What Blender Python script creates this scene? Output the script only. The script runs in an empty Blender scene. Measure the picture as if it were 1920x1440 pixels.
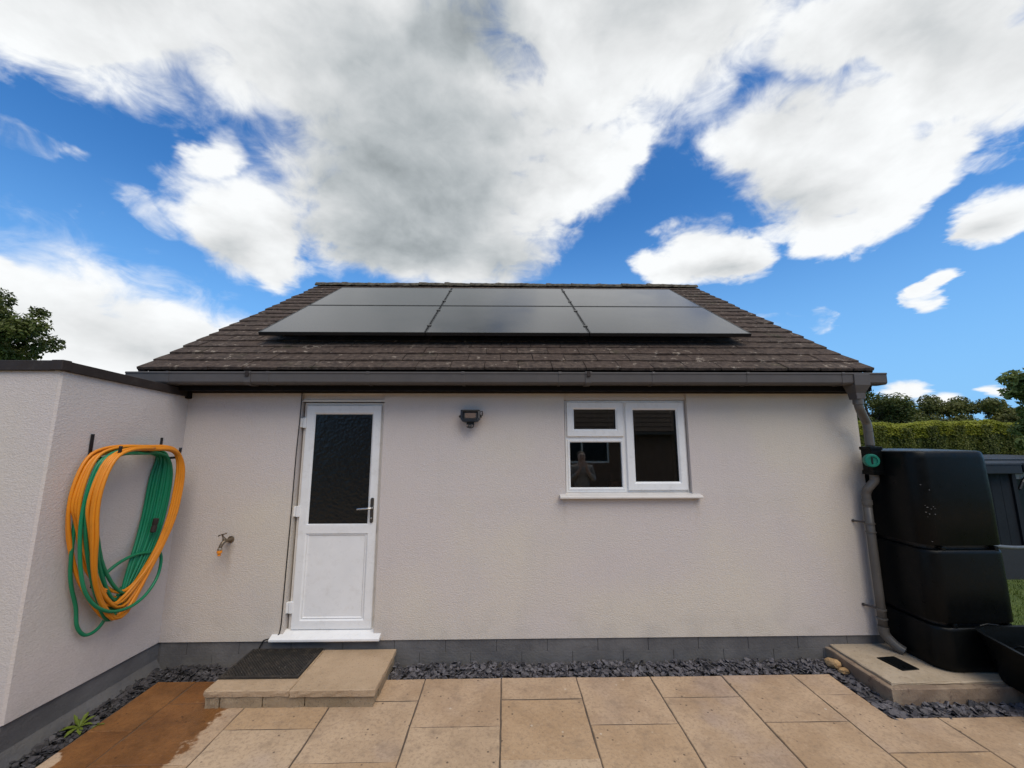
import bpy, bmesh, math, random
from mathutils import Vector, Matrix

R = math.radians
rng = random.Random(7)
scene = bpy.context.scene
COL = scene.collection

# ------------------------------------------------------------------ camera
cam_data = bpy.data.cameras.new('camera')
cam = bpy.data.objects.new('camera', cam_data)
COL.objects.link(cam)
cam_data.sensor_width = 36.0
cam_data.lens = 36.0 * 728.0 / 1920.0
cam_data.clip_start = 0.05
cam_data.clip_end = 2000.0
_yaw, _pitch, _roll = R(1.03), R(8.43), R(-0.08)
_f = Vector((math.sin(_yaw) * math.cos(_pitch), math.cos(_yaw) * math.cos(_pitch), math.sin(_pitch)))
_r0 = Vector((math.cos(_yaw), -math.sin(_yaw), 0.0))
_u0 = _r0.cross(_f)
_r = _r0 * math.cos(_roll) + _u0 * math.sin(_roll)
_u = -_r0 * math.sin(_roll) + _u0 * math.cos(_roll)
_m = Matrix((_r, _u, -_f)).transposed().to_4x4()
_m.translation = Vector((0.0, -3.67, 1.888))
cam.matrix_world = _m
scene.camera = cam

# ------------------------------------------------------------------ exposure
scene.view_settings.view_transform = 'Standard'
scene.view_settings.look = 'None'
EXPOSURE = 0.70                            # exposed for the shaded wall
scene.view_settings.exposure = EXPOSURE
scene.view_settings.gamma = 1.0
scene.view_settings.use_curve_mapping = False
scene.cycles.max_bounces = 8
scene.cycles.caustics_reflective = False
scene.cycles.caustics_refractive = False
scene.cycles.sample_clamp_indirect = 4.0


# ------------------------------------------------------------------ node helper
class NT:
    """Small helper for writing node trees as expressions."""
    def __init__(self, tree):
        self.t = tree

    def node(self, kind, **kw):
        n = self.t.nodes.new(kind)
        for k, v in kw.items():
            setattr(n, k, v)
        return n

    def put(self, sock, v):
        if isinstance(v, bpy.types.NodeSocket):
            self.t.links.new(v, sock)
        elif v is not None:
            if hasattr(sock, 'default_value'):
                try:
                    sock.default_value = v
                except (TypeError, ValueError):
                    sock.default_value = tuple(v) + (1.0,) if len(v) == 3 else v

    def math(self, op, a, b=None, c=None, clamp=False):
        n = self.node('ShaderNodeMath', operation=op, use_clamp=clamp)
        for i, v in enumerate((a, b, c)):
            self.put(n.inputs[i], v)
        return n.outputs[0]

    def vmath(self, op, a, b=None, scale=None):
        n = self.node('ShaderNodeVectorMath', operation=op)
        self.put(n.inputs[0], a)
        self.put(n.inputs[1], b)
        if scale is not None:
            self.put(n.inputs['Scale'], scale)
        return n.outputs['Value'] if op in ('DOT_PRODUCT', 'LENGTH', 'DISTANCE') else n.outputs[0]

    def noise(self, vec, scale, detail=4, rough=0.5, dist=0.0, col=False):
        n = self.node('ShaderNodeTexNoise')
        self.put(n.inputs['Vector'], vec)
        n.inputs['Scale'].default_value = scale
        n.inputs['Detail'].default_value = detail
        n.inputs['Roughness'].default_value = rough
        n.inputs['Distortion'].default_value = dist
        return n.outputs['Color' if col else 'Fac']

    def voronoi(self, vec, scale, feature='F1', out='Distance', rand=1.0):
        n = self.node('ShaderNodeTexVoronoi', feature=feature)
        self.put(n.inputs['Vector'], vec)
        n.inputs['Scale'].default_value = scale
        n.inputs['Randomness'].default_value = rand
        return n.outputs[out]

    def smooth(self, v, lo, hi, a=0.0, b=1.0):
        n = self.node('ShaderNodeMapRange', interpolation_type='SMOOTHSTEP')
        self.put(n.inputs['Value'], v)
        self.put(n.inputs['From Min'], lo)
        self.put(n.inputs['From Max'], hi)
        self.put(n.inputs['To Min'], a)
        self.put(n.inputs['To Max'], b)
        return n.outputs['Result']

    def lin(self, v, lo, hi, a=0.0, b=1.0):
        n = self.node('ShaderNodeMapRange')
        self.put(n.inputs['Value'], v)
        self.put(n.inputs['From Min'], lo)
        self.put(n.inputs['From Max'], hi)
        self.put(n.inputs['To Min'], a)
        self.put(n.inputs['To Max'], b)
        return n.outputs['Result']

    def mix(self, fac, a, b, blend='MIX'):
        n = self.node('ShaderNodeMix', data_type='RGBA', blend_type=blend)
        self.put(n.inputs[0], fac)
        self.put(n.inputs[6], a)
        self.put(n.inputs[7], b)
        return n.outputs[2]

    def xyz(self, v):
        n = self.node('ShaderNodeSeparateXYZ')
        self.put(n.inputs[0], v)
        return n.outputs

    def comb(self, x=0.0, y=0.0, z=0.0):
        n = self.node('ShaderNodeCombineXYZ')
        for i, v in enumerate((x, y, z)):
            self.put(n.inputs[i], v)
        return n.outputs[0]


# ------------------------------------------------------------------ sky: clear air and a broken cloud layer
SUN_EL, SUN_AZ = R(54.0), R(150.0)         # sun high behind the photographer, veiled by cloud
# every row is one cloud in the cloud layer's plane: axes (a.u+b.v+c, d.u+e.v+f) and thickness
WHITE = [
    (1.181, 0.765, -0.202, -1.046, 2.639, -2.56, 1),
    (1.559, 0.321, 0.051, -0.013, 1.361, -1.639, 1),
    (2.098, -1.618, 1.587, 3.393, 2.191, -3.225, 1),
    (1.847, 0.237, 0.038, -0.016, 2.32, -3.747, 1),
    (2.053, 2.763, -0.214, -3.701, 8.101, -8.627, 1),
    (2.95, 2.681, -0.929, -1.828, 1.027, -3.305, 1),
    (6.713, 7.964, -2.608, -5.163, 2.817, -7.613, 0.9),
    (5.023, 3.326, -0.37, -1.575, 2.925, -6.7, 0.8),
    (3.232, -0.84, -0.115, 0.258, 8.819, -6.271, 1),
    (5.7, -0.945, -0.126, 0.163, 5.927, -5.334, 1),
    (7.639, -6.16, 3.477, 7.425, 7.633, -10.618, 0.9),
    (2.836, -2.429, -0.343, 0.433, 7.58, -5.736, 1),
    (3.947, -2.264, -0.984, -0.574, 4.364, -4.064, 1),
    (9.43, -6.421, -0.913, 1.228, 12.763, -19.316, 0.6),
    (1.917, -3.028, 1.182, 3.239, 0.102, -3.461, 1),
    (2.929, -3.428, -0.488, 0.311, 4.344, -3.534, 1),
    (3.568, -3.886, 0.889, 4.899, 2.663, -9.954, 0.9),
    (1.693, -3.027, 1.121, 5.638, -1.256, -5.875, 0.9),
    (3.612, -6.009, 1.102, 5.224, -0.369, -8.54, 1),
    (4.336, -2.06, -0.663, -0.267, 4.026, -6.135, 1),
    (5.253, -2.182, -0.31, 0.425, 5.3, -9.474, 0.9),
    (5.801, -7.795, 1.663, 8.861, -0.649, -16.485, 0.8),
    (7.351, -7.808, -1.133, 1.132, 6.52, -14.404, 0.62),
    (6.197, -4.34, -0.629, 1.306, 8.457, -20.974, 0.4),
    (12.003, -9.553, -1.385, 0.766, 4.52, -11.387, 0.45),
    (0.615, 0.625, 0.046, -0.597, 0.093, -2.011, 1),
    (4.469, 6.24, -0.662, -3.195, 0.097, -7.143, 1),
    (1.146, 0.875, -0.03, -0.742, 0.476, -3.053, 1),
    (4.724, 6.073, -0.785, -5.48, 0.406, -12.342, 0.9),
    (1.864, 1.719, -0.11, -1.91, 1.318, -6.728, 0.9),
    (3.204, -3.267, -0.485, 0.635, 1.688, -8.634, 0.8),
    (3.001, -3.305, -0.493, 0.753, 1.682, -9.946, 0.8),
    (5.175, -6.481, -0.958, 1.028, 2.447, -12.816, 0.7),
    (5.809, 8.39, -0.81, -7.87, 6.787, -17.076, 0.55),
    (7.062, 9.479, -3.507, -12.579, 0.143, -16.117, 0.4),
    (22.949, 25.003, 3.63, -2.151, 25.952, -35.261, 0.35),
    (15.543, 15.195, 2.211, -2.252, 26.139, -38.349, 0.3),
    (9.816, -12.469, -1.772, 0.752, 8.156, -8.468, 0.6),
]
GREY = [
    (1.77, 0.804, -0.464, -0.738, 1.151, -1.657, 1),
    (2.626, 1.434, -0.216, -0.849, 4.289, -3.728, 0.55),
    (4.235, 0.379, 0.058, 0.061, 5.661, -4.172, 1),
    (2.964, -0.013, 0.002, 0.037, 2.811, -4.63, 0.55),
    (1.906, 0.47, 0.073, -0.052, 2.41, -3.626, 1),
    (4.817, -3.61, -0.507, 0.383, 5.99, -5.488, 0.32),
    (3.87, -2.79, -0.398, 0.529, 6.163, -7.958, 0.4),
    (3.613, -3.99, -0.563, 0.431, 6.667, -5.03, 0.38),
    (1.184, 1.151, -0.098, -1.738, 0.28, -5.112, 0.3),
    (4.948, -2.625, -0.375, 0.773, 8.031, -14.525, 0.45),
    (5.167, -7.595, 0.818, 7.536, 2.738, -16.58, 0.4),
    (5.682, 3.873, 0.569, -0.424, 5.457, -8.953, 0.35),
]


world = bpy.data.worlds.new('World')
scene.world = world
world.use_nodes = True
world.cycles.sampling_method = 'MANUAL'
world.cycles.sample_map_resolution = 512
wt = NT(world.node_tree)
world.node_tree.nodes.clear()
dirv = wt.node('ShaderNodeTexCoord').outputs['Generated']
dx, dy, dz = wt.xyz(dirv)
dzp = wt.math('ADD', wt.math('MAXIMUM', dz, 0.02), 0.10)
pu = wt.math('DIVIDE', dx, dzp)
pv = wt.math('DIVIDE', dy, dzp)
plane = wt.comb(pu, pv, 0.0)
# wander of the cloud edges, large and small
w1 = wt.vmath('SUBTRACT', wt.noise(plane, 2.2, 5, 0.6, col=True), (0.5, 0.5, 0.5))
w2 = wt.vmath('SUBTRACT', wt.noise(plane, 9.0, 4, 0.6, col=True), (0.5, 0.5, 0.5))
# finer turbulence is measured by direction so that it does not shrink to nothing at the horizon
dirs = wt.vmath('MULTIPLY', dirv, (1.0, 1.0, 1.6))
n_big = wt.noise(dirs, 3.4, 9, 0.57, 0.25)
n_fine = wt.noise(dirs, 12.0, 7, 0.58, 0.6)
pwarp = wt.vmath('ADD', plane, wt.vmath('ADD', wt.vmath('SCALE', w1, scale=0.30), wt.vmath('SCALE', w2, scale=0.06)))
wu, wv, _ = wt.xyz(pwarp)


def cloud_field(rows, u, v, thin=True):
    out = None
    for a, b, c, d, e, f, w in rows:
        X = wt.math('MULTIPLY_ADD', u, a, wt.math('MULTIPLY_ADD', v, b, c))
        Y = wt.math('MULTIPLY_ADD', u, d, wt.math('MULTIPLY_ADD', v, e, f))
        r2 = wt.math('ADD', wt.math('MULTIPLY', X, X), wt.math('MULTIPLY', Y, Y))
        r1 = wt.math('SQRT', r2)
        val = wt.math('MULTIPLY', wt.math('SUBTRACT', 1.0, r1), w)
        if w < 0.7 and thin:      # thin cloud never grows dense: the sky shows through
            val = wt.math('MINIMUM', val, w * 0.20)
        if out is None:
            out = val
        else:
            out = wt.math('SMOOTH_MAX', out, val, 0.12)
    return out


# the layer goes on over the photographer's head and behind him with the same broken cover
sk = random.Random(21)
rest = []
for k in range(18):
    uu, vv = (sk.uniform(-2.6, 2.6), sk.uniform(-2.6, 0.10)) if k > 3 else (-0.75 + 0.5 * k, 0.36)  # first four: unseen row of clouds added overhead for the panels to mirror
    sx, sy = sk.uniform(0.45, 0.9), sk.uniform(0.3, 0.6)
    an = sk.uniform(0, math.pi)
    ca, sa = math.cos(an), math.sin(an)
    rest.append((ca / sx, sa / sx, -(ca * uu + sa * vv) / sx, -sa / sy, ca / sy, -(-sa * uu + ca * vv) / sy, 1.0))
field = cloud_field(WHITE + rest, wu, wv)
greyf = cloud_field(GREY + [(a * 1.5, b * 1.5, c * 1.5, d * 1.5, e * 1.5, f * 1.5, 0.8) for a, b, c, d, e, f, w in rest], wu, wv, False)
n_mid = wt.noise(dirs, 6.5, 5, 0.5, 0.2)
billow = wt.math('SUBTRACT', wt.math('MULTIPLY', wt.math('ABSOLUTE', wt.math('SUBTRACT', n_mid, 0.5)), 4.0), 0.40)
turb = wt.math('ADD', wt.math('MULTIPLY', wt.math('SUBTRACT', n_big, 0.5), 0.80), wt.math('MULTIPLY', wt.math('SUBTRACT', n_fine, 0.5), 0.74))
field = wt.math('MAXIMUM', field, -0.75)
dens = wt.math('ADD', field, wt.math('MULTIPLY_ADD', billow, 0.12, turb))
# some edges are crisp, others fray out
alpha = wt.smooth(dens, -0.06, wt.lin(wt.noise(dirs, 2.1, 2, 0.5), 0.36, 0.64, 0.22, 0.60))
# cloud brightness: thin edges glow, thick bases go grey, billows catch the light
sunward = wt.vmath('ADD', dirs, (-0.012, -0.030, 0.055))
relief = wt.math('SUBTRACT', n_big, wt.noise(sunward, 3.4, 9, 0.57, 0.25))
relief = wt.math('MULTIPLY', relief, 1.25)
thick = wt.smooth(wt.math('ADD', greyf, wt.math('MULTIPLY', wt.math('SUBTRACT', n_big, 0.5), 0.30)), -0.25, 0.85)
bright = wt.math('MULTIPLY_ADD', thick, -0.54, 1.0)
bright = wt.math('ADD', bright, wt.math('MULTIPLY', relief, 0.50))
bright = wt.math('ADD', bright, wt.math('MULTIPLY', wt.math('SUBTRACT', n_fine, 0.5), 0.20))
bright = wt.math('ADD', bright, wt.math('MULTIPLY', billow, 0.06))
bright = wt.math('MINIMUM', wt.math('MAXIMUM', bright, 0.28), 1.0)
tint = wt.mix(wt.smooth(bright, 0.35, 0.85), (0.86, 0.95, 1.0), (0.97, 0.99, 1.0))
cloudcol = wt.vmath('MULTIPLY', tint, wt.comb(bright, bright, bright))
sky = wt.node('ShaderNodeTexSky', sky_type='NISHITA', sun_disc=False)
sky.sun_elevation = SUN_EL
sky.sun_rotation = SUN_AZ
sky.air_density = 1.0
sky.dust_density = 0.3
sky.ozone_density = 3.0
SKY_STRENGTH = 0.10 * 2 ** -EXPOSURE
# the camera's white balance renders clear sky a saturated blue
airlit = wt.vmath('MULTIPLY', wt.vmath('SCALE', sky.outputs[0], scale=SKY_STRENGTH), (0.52, 1.22, 1.80))
# haze low in the sky
airlit = wt.mix(wt.smooth(dz, 0.0, 0.55, 0.90, 0.0), airlit, tuple(v * 2 ** -EXPOSURE for v in (0.270, 0.560, 0.940)))
cloudlit = wt.vmath('SCALE', cloudcol, scale=2 ** -EXPOSURE)
total = wt.mix(alpha, airlit, cloudlit)
bg = wt.node('ShaderNodeBackground')
wt.put(bg.inputs['Color'], wt.vmath('SCALE', total, scale=1.0 / SKY_STRENGTH))
bg.inputs['Strength'].default_value = SKY_STRENGTH
wo = wt.node('ShaderNodeOutputWorld')
world.node_tree.links.new(bg.outputs[0], wo.inputs['Surface'])

# ------------------------------------------------------------------ sun through thin cloud
sd = bpy.data.lights.new('sun', 'SUN')
sd.energy = 1.5
sd.angle = R(45.0)
sd.color = (1.0, 0.878, 0.690)
sun = bpy.data.objects.new('sun', sd)
COL.objects.link(sun)
_sdir = Vector((math.sin(SUN_AZ) * math.cos(SUN_EL), math.cos(SUN_AZ) * math.cos(SUN_EL), math.sin(SUN_EL)))
sun.rotation_euler = _sdir.to_track_quat('Z', 'Y').to_euler()

# ================================================================== helpers
WL = {}                                     # world position of every parent


def link(o, parent=None):
    COL.objects.link(o)
    if parent is not None:
        o.parent = parent
    return o


def tag(o, label=None, cat=None, group=None, kind=None):
    if label:
        o['label'] = label
    if cat:
        o['category'] = cat
    if group:
        o['group'] = group
    if kind:
        o['kind'] = kind
    return o


def thing(name, loc, label, cat, group=None):
    o = bpy.data.objects.new(name, None)
    o.empty_display_size = 0.1
    COL.objects.link(o)
    o.location = loc
    WL[o] = Vector(loc)
    return tag(o, label, cat, group)


class MB:
    """Collects faces in world coordinates; build() links them as one mesh object."""
    def __init__(self):
        self.v, self.f = [], []

    def add(self, verts, faces):
        n = len(self.v)
        self.v += [tuple(p) for p in verts]
        self.f += [tuple(i + n for i in q) for q in faces]
        return self

    def box(self, x0, x1, y0, y1, z0, z1):
        return self.add([(x0, y0, z0), (x1, y0, z0), (x1, y1, z0), (x0, y1, z0),
                         (x0, y0, z1), (x1, y0, z1), (x1, y1, z1), (x0, y1, z1)],
                        [(0, 3, 2, 1), (4, 5, 6, 7), (0, 1, 5, 4), (1, 2, 6, 5), (2, 3, 7, 6), (3, 0, 4, 7)])

    def prism(self, poly, z0, z1):
        n = len(poly)
        vs = [(x, y, z0) for x, y in poly] + [(x, y, z1) for x, y in poly]
        fs = [tuple(range(n - 1, -1, -1)), tuple(range(n, 2 * n))]
        fs += [(i, (i + 1) % n, (i + 1) % n + n, i + n) for i in range(n)]
        return self.add(vs, fs)

    def along_x(self, prof, x0, x1, caps=True):
        """profile of (y, z) points swept along x."""
        n = len(prof)
        vs = [(x0, y, z) for y, z in prof] + [(x1, y, z) for y, z in prof]
        fs = [(i, i + n, (i + 1) % n + n, (i + 1) % n) for i in range(n)]
        if caps:
            fs += [tuple(range(n)), tuple(range(2 * n - 1, n - 1, -1))]
        return self.add(vs, fs)

    def rings(self, rings, cap=True, closed=True):
        n = len(rings[0])
        vs = [p for r in rings for p in r]
        fs = []
        for k in range(len(rings) - 1):
            a, b = k * n, (k + 1) * n
            for i in range(n if closed else n - 1):
                j = (i + 1) % n
                fs.append((a + i, a + j, b + j, b + i))
        if cap:
            fs.append(tuple(range(n - 1, -1, -1)))
            fs.append(tuple(range((len(rings) - 1) * n, len(rings) * n)))
        return self.add(vs, fs)

    def tube(self, path, r, n=10, cap=True):
        path = [Vector(p) for p in path]
        rad = r if hasattr(r, '__len__') else [r] * len(path)
        up = Vector((0.13, 0.31, 0.94))
        rings = []
        prev = None
        for i, p in enumerate(path):
            t = (path[min(i + 1, len(path) - 1)] - path[max(i - 1, 0)]).normalized()
            if prev is None:
                a = t.cross(up)
                if a.length < 1e-3:
                    a = t.cross(Vector((1, 0, 0)))
            else:
                a = prev - t * prev.dot(t)
            a.normalize()
            prev = a
            b = t.cross(a)
            rings.append([p + (a * math.cos(2 * math.pi * k / n) + b * math.sin(2 * math.pi * k / n)) * rad[i] for k in range(n)])
        return self.rings(rings, cap)

    def lathe(self, origin, axis, prof, n=20):
        """prof: (distance along axis, radius)."""
        axis = Vector(axis).normalized()
        a = axis.orthogonal().normalized()
        b = axis.cross(a)
        o = Vector(origin)
        rings = [[o + axis * h + (a * math.cos(2 * math.pi * k / n) + b * math.sin(2 * math.pi * k / n)) * r for k in range(n)] for h, r in prof]
        return self.rings(rings)

    def frame(self, x0, x1, z0, z1, w, y0, y1, ch=0.008):
        """mitred rectangular frame facing -y: outer box x0..x1, z0..z1, bar width w, front at y0."""
        prof = [(0.0, y1), (0.0, y0 + ch), (ch * 0.6, y0), (w - ch * 1.6, y0), (w - ch * 0.4, y0 + ch * 0.9), (w, y0 + ch * 1.2), (w, y1)]
        rings = []
        for cx, cz, sx, sz in ((x0, z0, 1, 1), (x1, z0, -1, 1), (x1, z1, -1, -1), (x0, z1, 1, -1)):
            rings.append([(cx + sx * d, y, cz + sz * d) for d, y in prof])
        n = len(prof)
        vs = [p for r in rings for p in r]
        fs = []
        for k in range(4):
            a, b = k * n, ((k + 1) % 4) * n
            for i in range(n):
                j = (i + 1) % n
                fs.append((a + i, b + i, b + j, a + j))
        return self.add(vs, fs)

    def build(self, name, mat, parent=None, smooth=False, bevel=0.0, seg=1, auto=None, origin=None):
        base = WL[parent] if parent is not None else Vector((0, 0, 0))
        off = Vector(origin) if origin is not None else base
        me = bpy.data.meshes.new(name)
        me.from_pydata([tuple(Vector(p) - off) for p in self.v], [], self.f)
        bm = bmesh.new()
        bm.from_mesh(me)
        bmesh.ops.remove_doubles(bm, verts=bm.verts, dist=1e-5)
        bmesh.ops.recalc_face_normals(bm, faces=bm.faces)
        if bevel > 0:
            es = [e for e in bm.edges if len(e.link_faces) == 2 and e.calc_face_angle(0) > 0.5]
            bmesh.ops.bevel(bm, geom=es, offset=bevel, segments=seg, affect='EDGES', profile=0.6)
        for f in bm.faces:
            f.smooth = smooth or auto is not None
        if auto is not None:
            for e in bm.edges:
                e.smooth = not (len(e.link_faces) == 2 and e.calc_face_angle(0) > auto)
        bm.to_mesh(me)
        bm.free()
        me.materials.append(mat)
        o = bpy.data.objects.new(name, me)
        link(o, parent)
        o.location = off - base
        WL[o] = off.copy()
        return o


def place(mesh, name, parent, loc, rot=(0, 0, 0), scale=(1, 1, 1)):
    """another object on shared mesh data, at a world position."""
    o = bpy.data.objects.new(name, mesh)
    link(o, parent)
    o.location = Vector(loc) - (WL[parent] if parent is not None else Vector((0, 0, 0)))
    o.rotation_euler = rot
    o.scale = scale
    return o


def catmull(pts, k=8, closed=False):
    pts = [Vector(p) for p in pts]
    n = len(pts)
    out = []
    for i in range(n if closed else n - 1):
        p0 = pts[(i - 1) % n] if closed or i > 0 else pts[0]
        p1, p2 = pts[i], pts[(i + 1) % n]
        p3 = pts[(i + 2) % n] if closed or i + 2 < n else pts[-1]
        for j in range(k):
            t = j / k
            out.append(0.5 * ((2 * p1) + (p2 - p0) * t + (2 * p0 - 5 * p1 + 4 * p2 - p3) * t * t + (3 * p1 - p0 - 3 * p2 + p3) * t ** 3))
    if not closed:
        out.append(pts[-1])
    return out


# ================================================================== materials
def new_mat(name):
    m = bpy.data.materials.new(name)
    m.use_nodes = True
    t = NT(m.node_tree)
    b = m.node_tree.nodes['Principled BSDF']
    return m, t, b


def obj_co(t):
    return t.node('ShaderNodeTexCoord').outputs['Object']


def world_co(t):
    return t.node('ShaderNodeNewGeometry').outputs['Position']


def bump(t, b, h, strength=0.5, dist=0.01):
    n = t.node('ShaderNodeBump')
    n.inputs['Strength'].default_value = strength
    n.inputs['Distance'].default_value = dist
    t.put(n.inputs['Height'], h)
    t.put(b.inputs['Normal'], n.outputs[0])


def plain(name, col, rough=0.5, metal=0.0, var=0.12, vs=6.0, bmp=0.0, bs=60.0, spec=0.4, dirt=None):
    """one colour with quiet variation, wear and fine relief."""
    m, t, b = new_mat(name)
    co = world_co(t)
    n = t.noise(co, vs, 5, 0.6)
    f = t.lin(n, 0.25, 0.75, 1.0 - var, 1.0 + var)
    c = t.vmath('MULTIPLY', t.comb(f, f, f), col)
    if dirt:
        c = t.mix(t.smooth(t.noise(co, vs * 2.7, 6, 0.65), 0.52, 0.75, 0.0, dirt[1]), c, dirt[0])
    t.put(b.inputs['Base Color'], c)
    b.inputs['Roughness'].default_value = rough
    rr = t.lin(t.noise(co, vs * 3, 4, 0.6), 0.3, 0.7, max(rough - 0.1, 0.03), min(rough + 0.1, 1.0))
    t.put(b.inputs['Roughness'], rr)
    b.inputs['Metallic'].default_value = metal
    b.inputs['Specular IOR Level'].default_value = spec
    if bmp > 0:
        bump(t, b, t.noise(co, bs, 4, 0.6), bmp, 0.004)
    return m


def mat_stucco():
    m, t, b = new_mat('painted_render')
    co = world_co(t)
    big = t.noise(t.vmath('ADD', co, (7.3, 2.1, 4.4)), 0.55, 3, 0.5)
    mid = t.noise(co, 2.6, 4, 0.55)
    c = t.mix(t.smooth(big, 0.36, 0.56), (0.615, 0.550, 0.465), (0.580, 0.516, 0.482))
    c = t.mix(t.smooth(mid, 0.45, 0.75, 0.0, 0.35), c, (0.545, 0.50, 0.45))
    # faint rain streaks and grubby marks
    sx, sy, sz = t.xyz(co)
    streak = t.noise(t.comb(t.math('MULTIPLY', sx, 9.0), t.math('MULTIPLY', sy, 9.0), t.math('MULTIPLY', sz, 0.7)), 1.0, 4, 0.6)
    c = t.mix(t.smooth(streak, 0.52, 0.80, 0.0, 0.08), c, (0.36, 0.33, 0.30))
    foot = t.math('MULTIPLY', t.smooth(sz, 0.20, 0.55, 1.0, 0.0), t.smooth(t.noise(co, 5.0, 5, 0.6), 0.40, 0.70))
    c = t.mix(t.math('MULTIPLY', foot, 0.22), c, (0.33, 0.30, 0.25))
    # drip marks below the tap and at the ends of the window sill
    wig = t.math('MULTIPLY', t.math('SUBTRACT', t.noise(co, 14.0, 5, 0.65), 0.5), 0.16)
    for mx_, mw, mz0, mz1, amt in ((-2.45, 0.055, 0.62, 0.98, 0.42), (0.54, 0.035, 1.02, 1.37, 0.22), (1.77, 0.035, 1.05, 1.37, 0.22)):
        dxm = t.math('ABSOLUTE', t.math('SUBTRACT', t.math('ADD', sx, wig), mx_))
        mk_ = t.math('MULTIPLY', t.smooth(dxm, 0.0, mw, amt, 0.0), t.math('MULTIPLY', t.smooth(sz, mz0, mz1), t.smooth(sz, mz1, mz1 + 0.03, 1.0, 0.0)))
        c = t.mix(mk_, c, (0.30, 0.235, 0.165))
    gco = t.vmath('MULTIPLY', co, (1.0, 1.0, 1.7))
    grain = t.noise(gco, 85.0, 4, 0.65)
    c = t.mix(t.smooth(grain, 0.30, 0.50, 0.30, 0.0), c, (0.36, 0.325, 0.30))
    c = t.mix(t.smooth(grain, 0.55, 0.70, 0.0, 0.35), c, (0.70, 0.655, 0.60))
    t.put(b.inputs['Base Color'], c)
    b.inputs['Roughness'].default_value = 0.88
    b.inputs['Specular IOR Level'].default_value = 0.25
    h = t.math('ADD', t.math('MULTIPLY', t.noise(gco, 70.0, 4, 0.65), 1.0), t.math('MULTIPLY', t.noise(gco, 24.0, 3, 0.55), 0.35))
    bump(t, b, h, 0.65, 0.007)
    return m


def mat_tile():
    m, t, b = new_mat('concrete_roof_tile')
    co = obj_co(t)
    wco = world_co(t)
    rnd = t.node('ShaderNodeObjectInfo').outputs['Random']
    n = t.noise(wco, 22.0, 6, 0.7)
    c = t.mix(t.smooth(n, 0.30, 0.70), (0.030, 0.022, 0.018), (0.122, 0.089, 0.069))
    c = t.mix(t.lin(rnd, 0, 1, 0.0, 0.45), c, (0.070, 0.045, 0.034))
    # pale lichen in blotches, moss in a few places
    lich = t.smooth(t.noise(wco, 11.0, 5, 0.62), 0.60, 0.68)
    lich = t.math('MULTIPLY', lich, t.smooth(t.noise(wco, 60.0, 3, 0.6), 0.38, 0.55))
    c = t.mix(t.math('MULTIPLY', lich, 0.80), c, (0.36, 0.30, 0.235))
    moss = t.smooth(t.noise(wco, 3.4, 5, 0.6), 0.60, 0.72)
    c = t.mix(t.math('MULTIPLY', moss, 0.35), c, (0.055, 0.056, 0.025))
    t.put(b.inputs['Base Color'], c)
    b.inputs['Roughness'].default_value = 0.92
    b.inputs['Specular IOR Level'].default_value = 0.2
    bump(t, b, t.math('ADD', t.noise(wco, 160.0, 4, 0.7), t.noise(wco, 34.0, 4, 0.6)), 0.8, 0.006)
    return m


def mat_ridge():
    m, t, b = new_mat('mossy_ridge_tile')
    wco = world_co(t)
    c = t.mix(t.smooth(t.noise(wco, 16.0, 6, 0.7), 0.32, 0.68), (0.040, 0.032, 0.024), (0.150, 0.125, 0.085))
    c = t.mix(t.smooth(t.noise(wco, 9.0, 5, 0.6), 0.55, 0.70, 0.0, 0.6), c, (0.090, 0.078, 0.052))
    t.put(b.inputs['Base Color'], c)
    b.inputs['Roughness'].default_value = 0.95
    bump(t, b, t.noise(wco, 40.0, 5, 0.7), 0.9, 0.015)
    return m


def paving_color(t, co):
    rnd = t.node('ShaderNodeObjectInfo').outputs['Random']
    n = t.noise(co, 2.3, 5, 0.6)
    c = t.mix(t.smooth(n, 0.35, 0.65), (0.385, 0.262, 0.162), (0.500, 0.355, 0.230))
    c = t.mix(t.math('MULTIPLY', t.smooth(t.noise(co, 1.7, 3, 0.5), 0.50, 0.66), t.lin(rnd, 0.2, 1.0, 0.0, 0.75)), c, (0.375, 0.290, 0.250))
    c = t.mix(t.smooth(rnd, 0.0, 0.35, 0.55, 0.0), c, (0.430, 0.280, 0.150))
    c = t.mix(t.smooth(rnd, 0.65, 1.0, 0.0, 0.65), c, (0.540, 0.410, 0.275))
    c = t.mix(t.smooth(t.noise(co, 42.0, 6, 0.75), 0.38, 0.52, 0.45, 0.0), c, (0.24, 0.165, 0.11))
    c = t.mix(t.smooth(t.noise(co, 30.0, 6, 0.75), 0.54, 0.68, 0.0, 0.35), c, (0.60, 0.46, 0.32))
    # dark specks, bird lime and lichen spots
    v = t.voronoi(co, 17.0)
    pick = t.noise(co, 6.0, 2, 0.5)
    c = t.mix(t.math('MULTIPLY', t.smooth(v, 0.07, 0.17, 0.85, 0.0), t.smooth(pick, 0.49, 0.56)), c, (0.09, 0.065, 0.05))
    v2 = t.voronoi(t.vmath('ADD', co, (3.3, 1.7, 0.0)), 8.0)
    c = t.mix(t.math('MULTIPLY', t.smooth(v2, 0.05, 0.085, 0.75, 0.0), t.smooth(t.noise(co, 3.0, 2, 0.5), 0.50, 0.56)), c, (0.58, 0.50, 0.40))
    dirt = t.smooth(t.noise(co, 7.0, 7, 0.68), 0.50, 0.74, 0.0, 0.50)
    return t.mix(dirt, c, (0.20, 0.145, 0.10))


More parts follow.
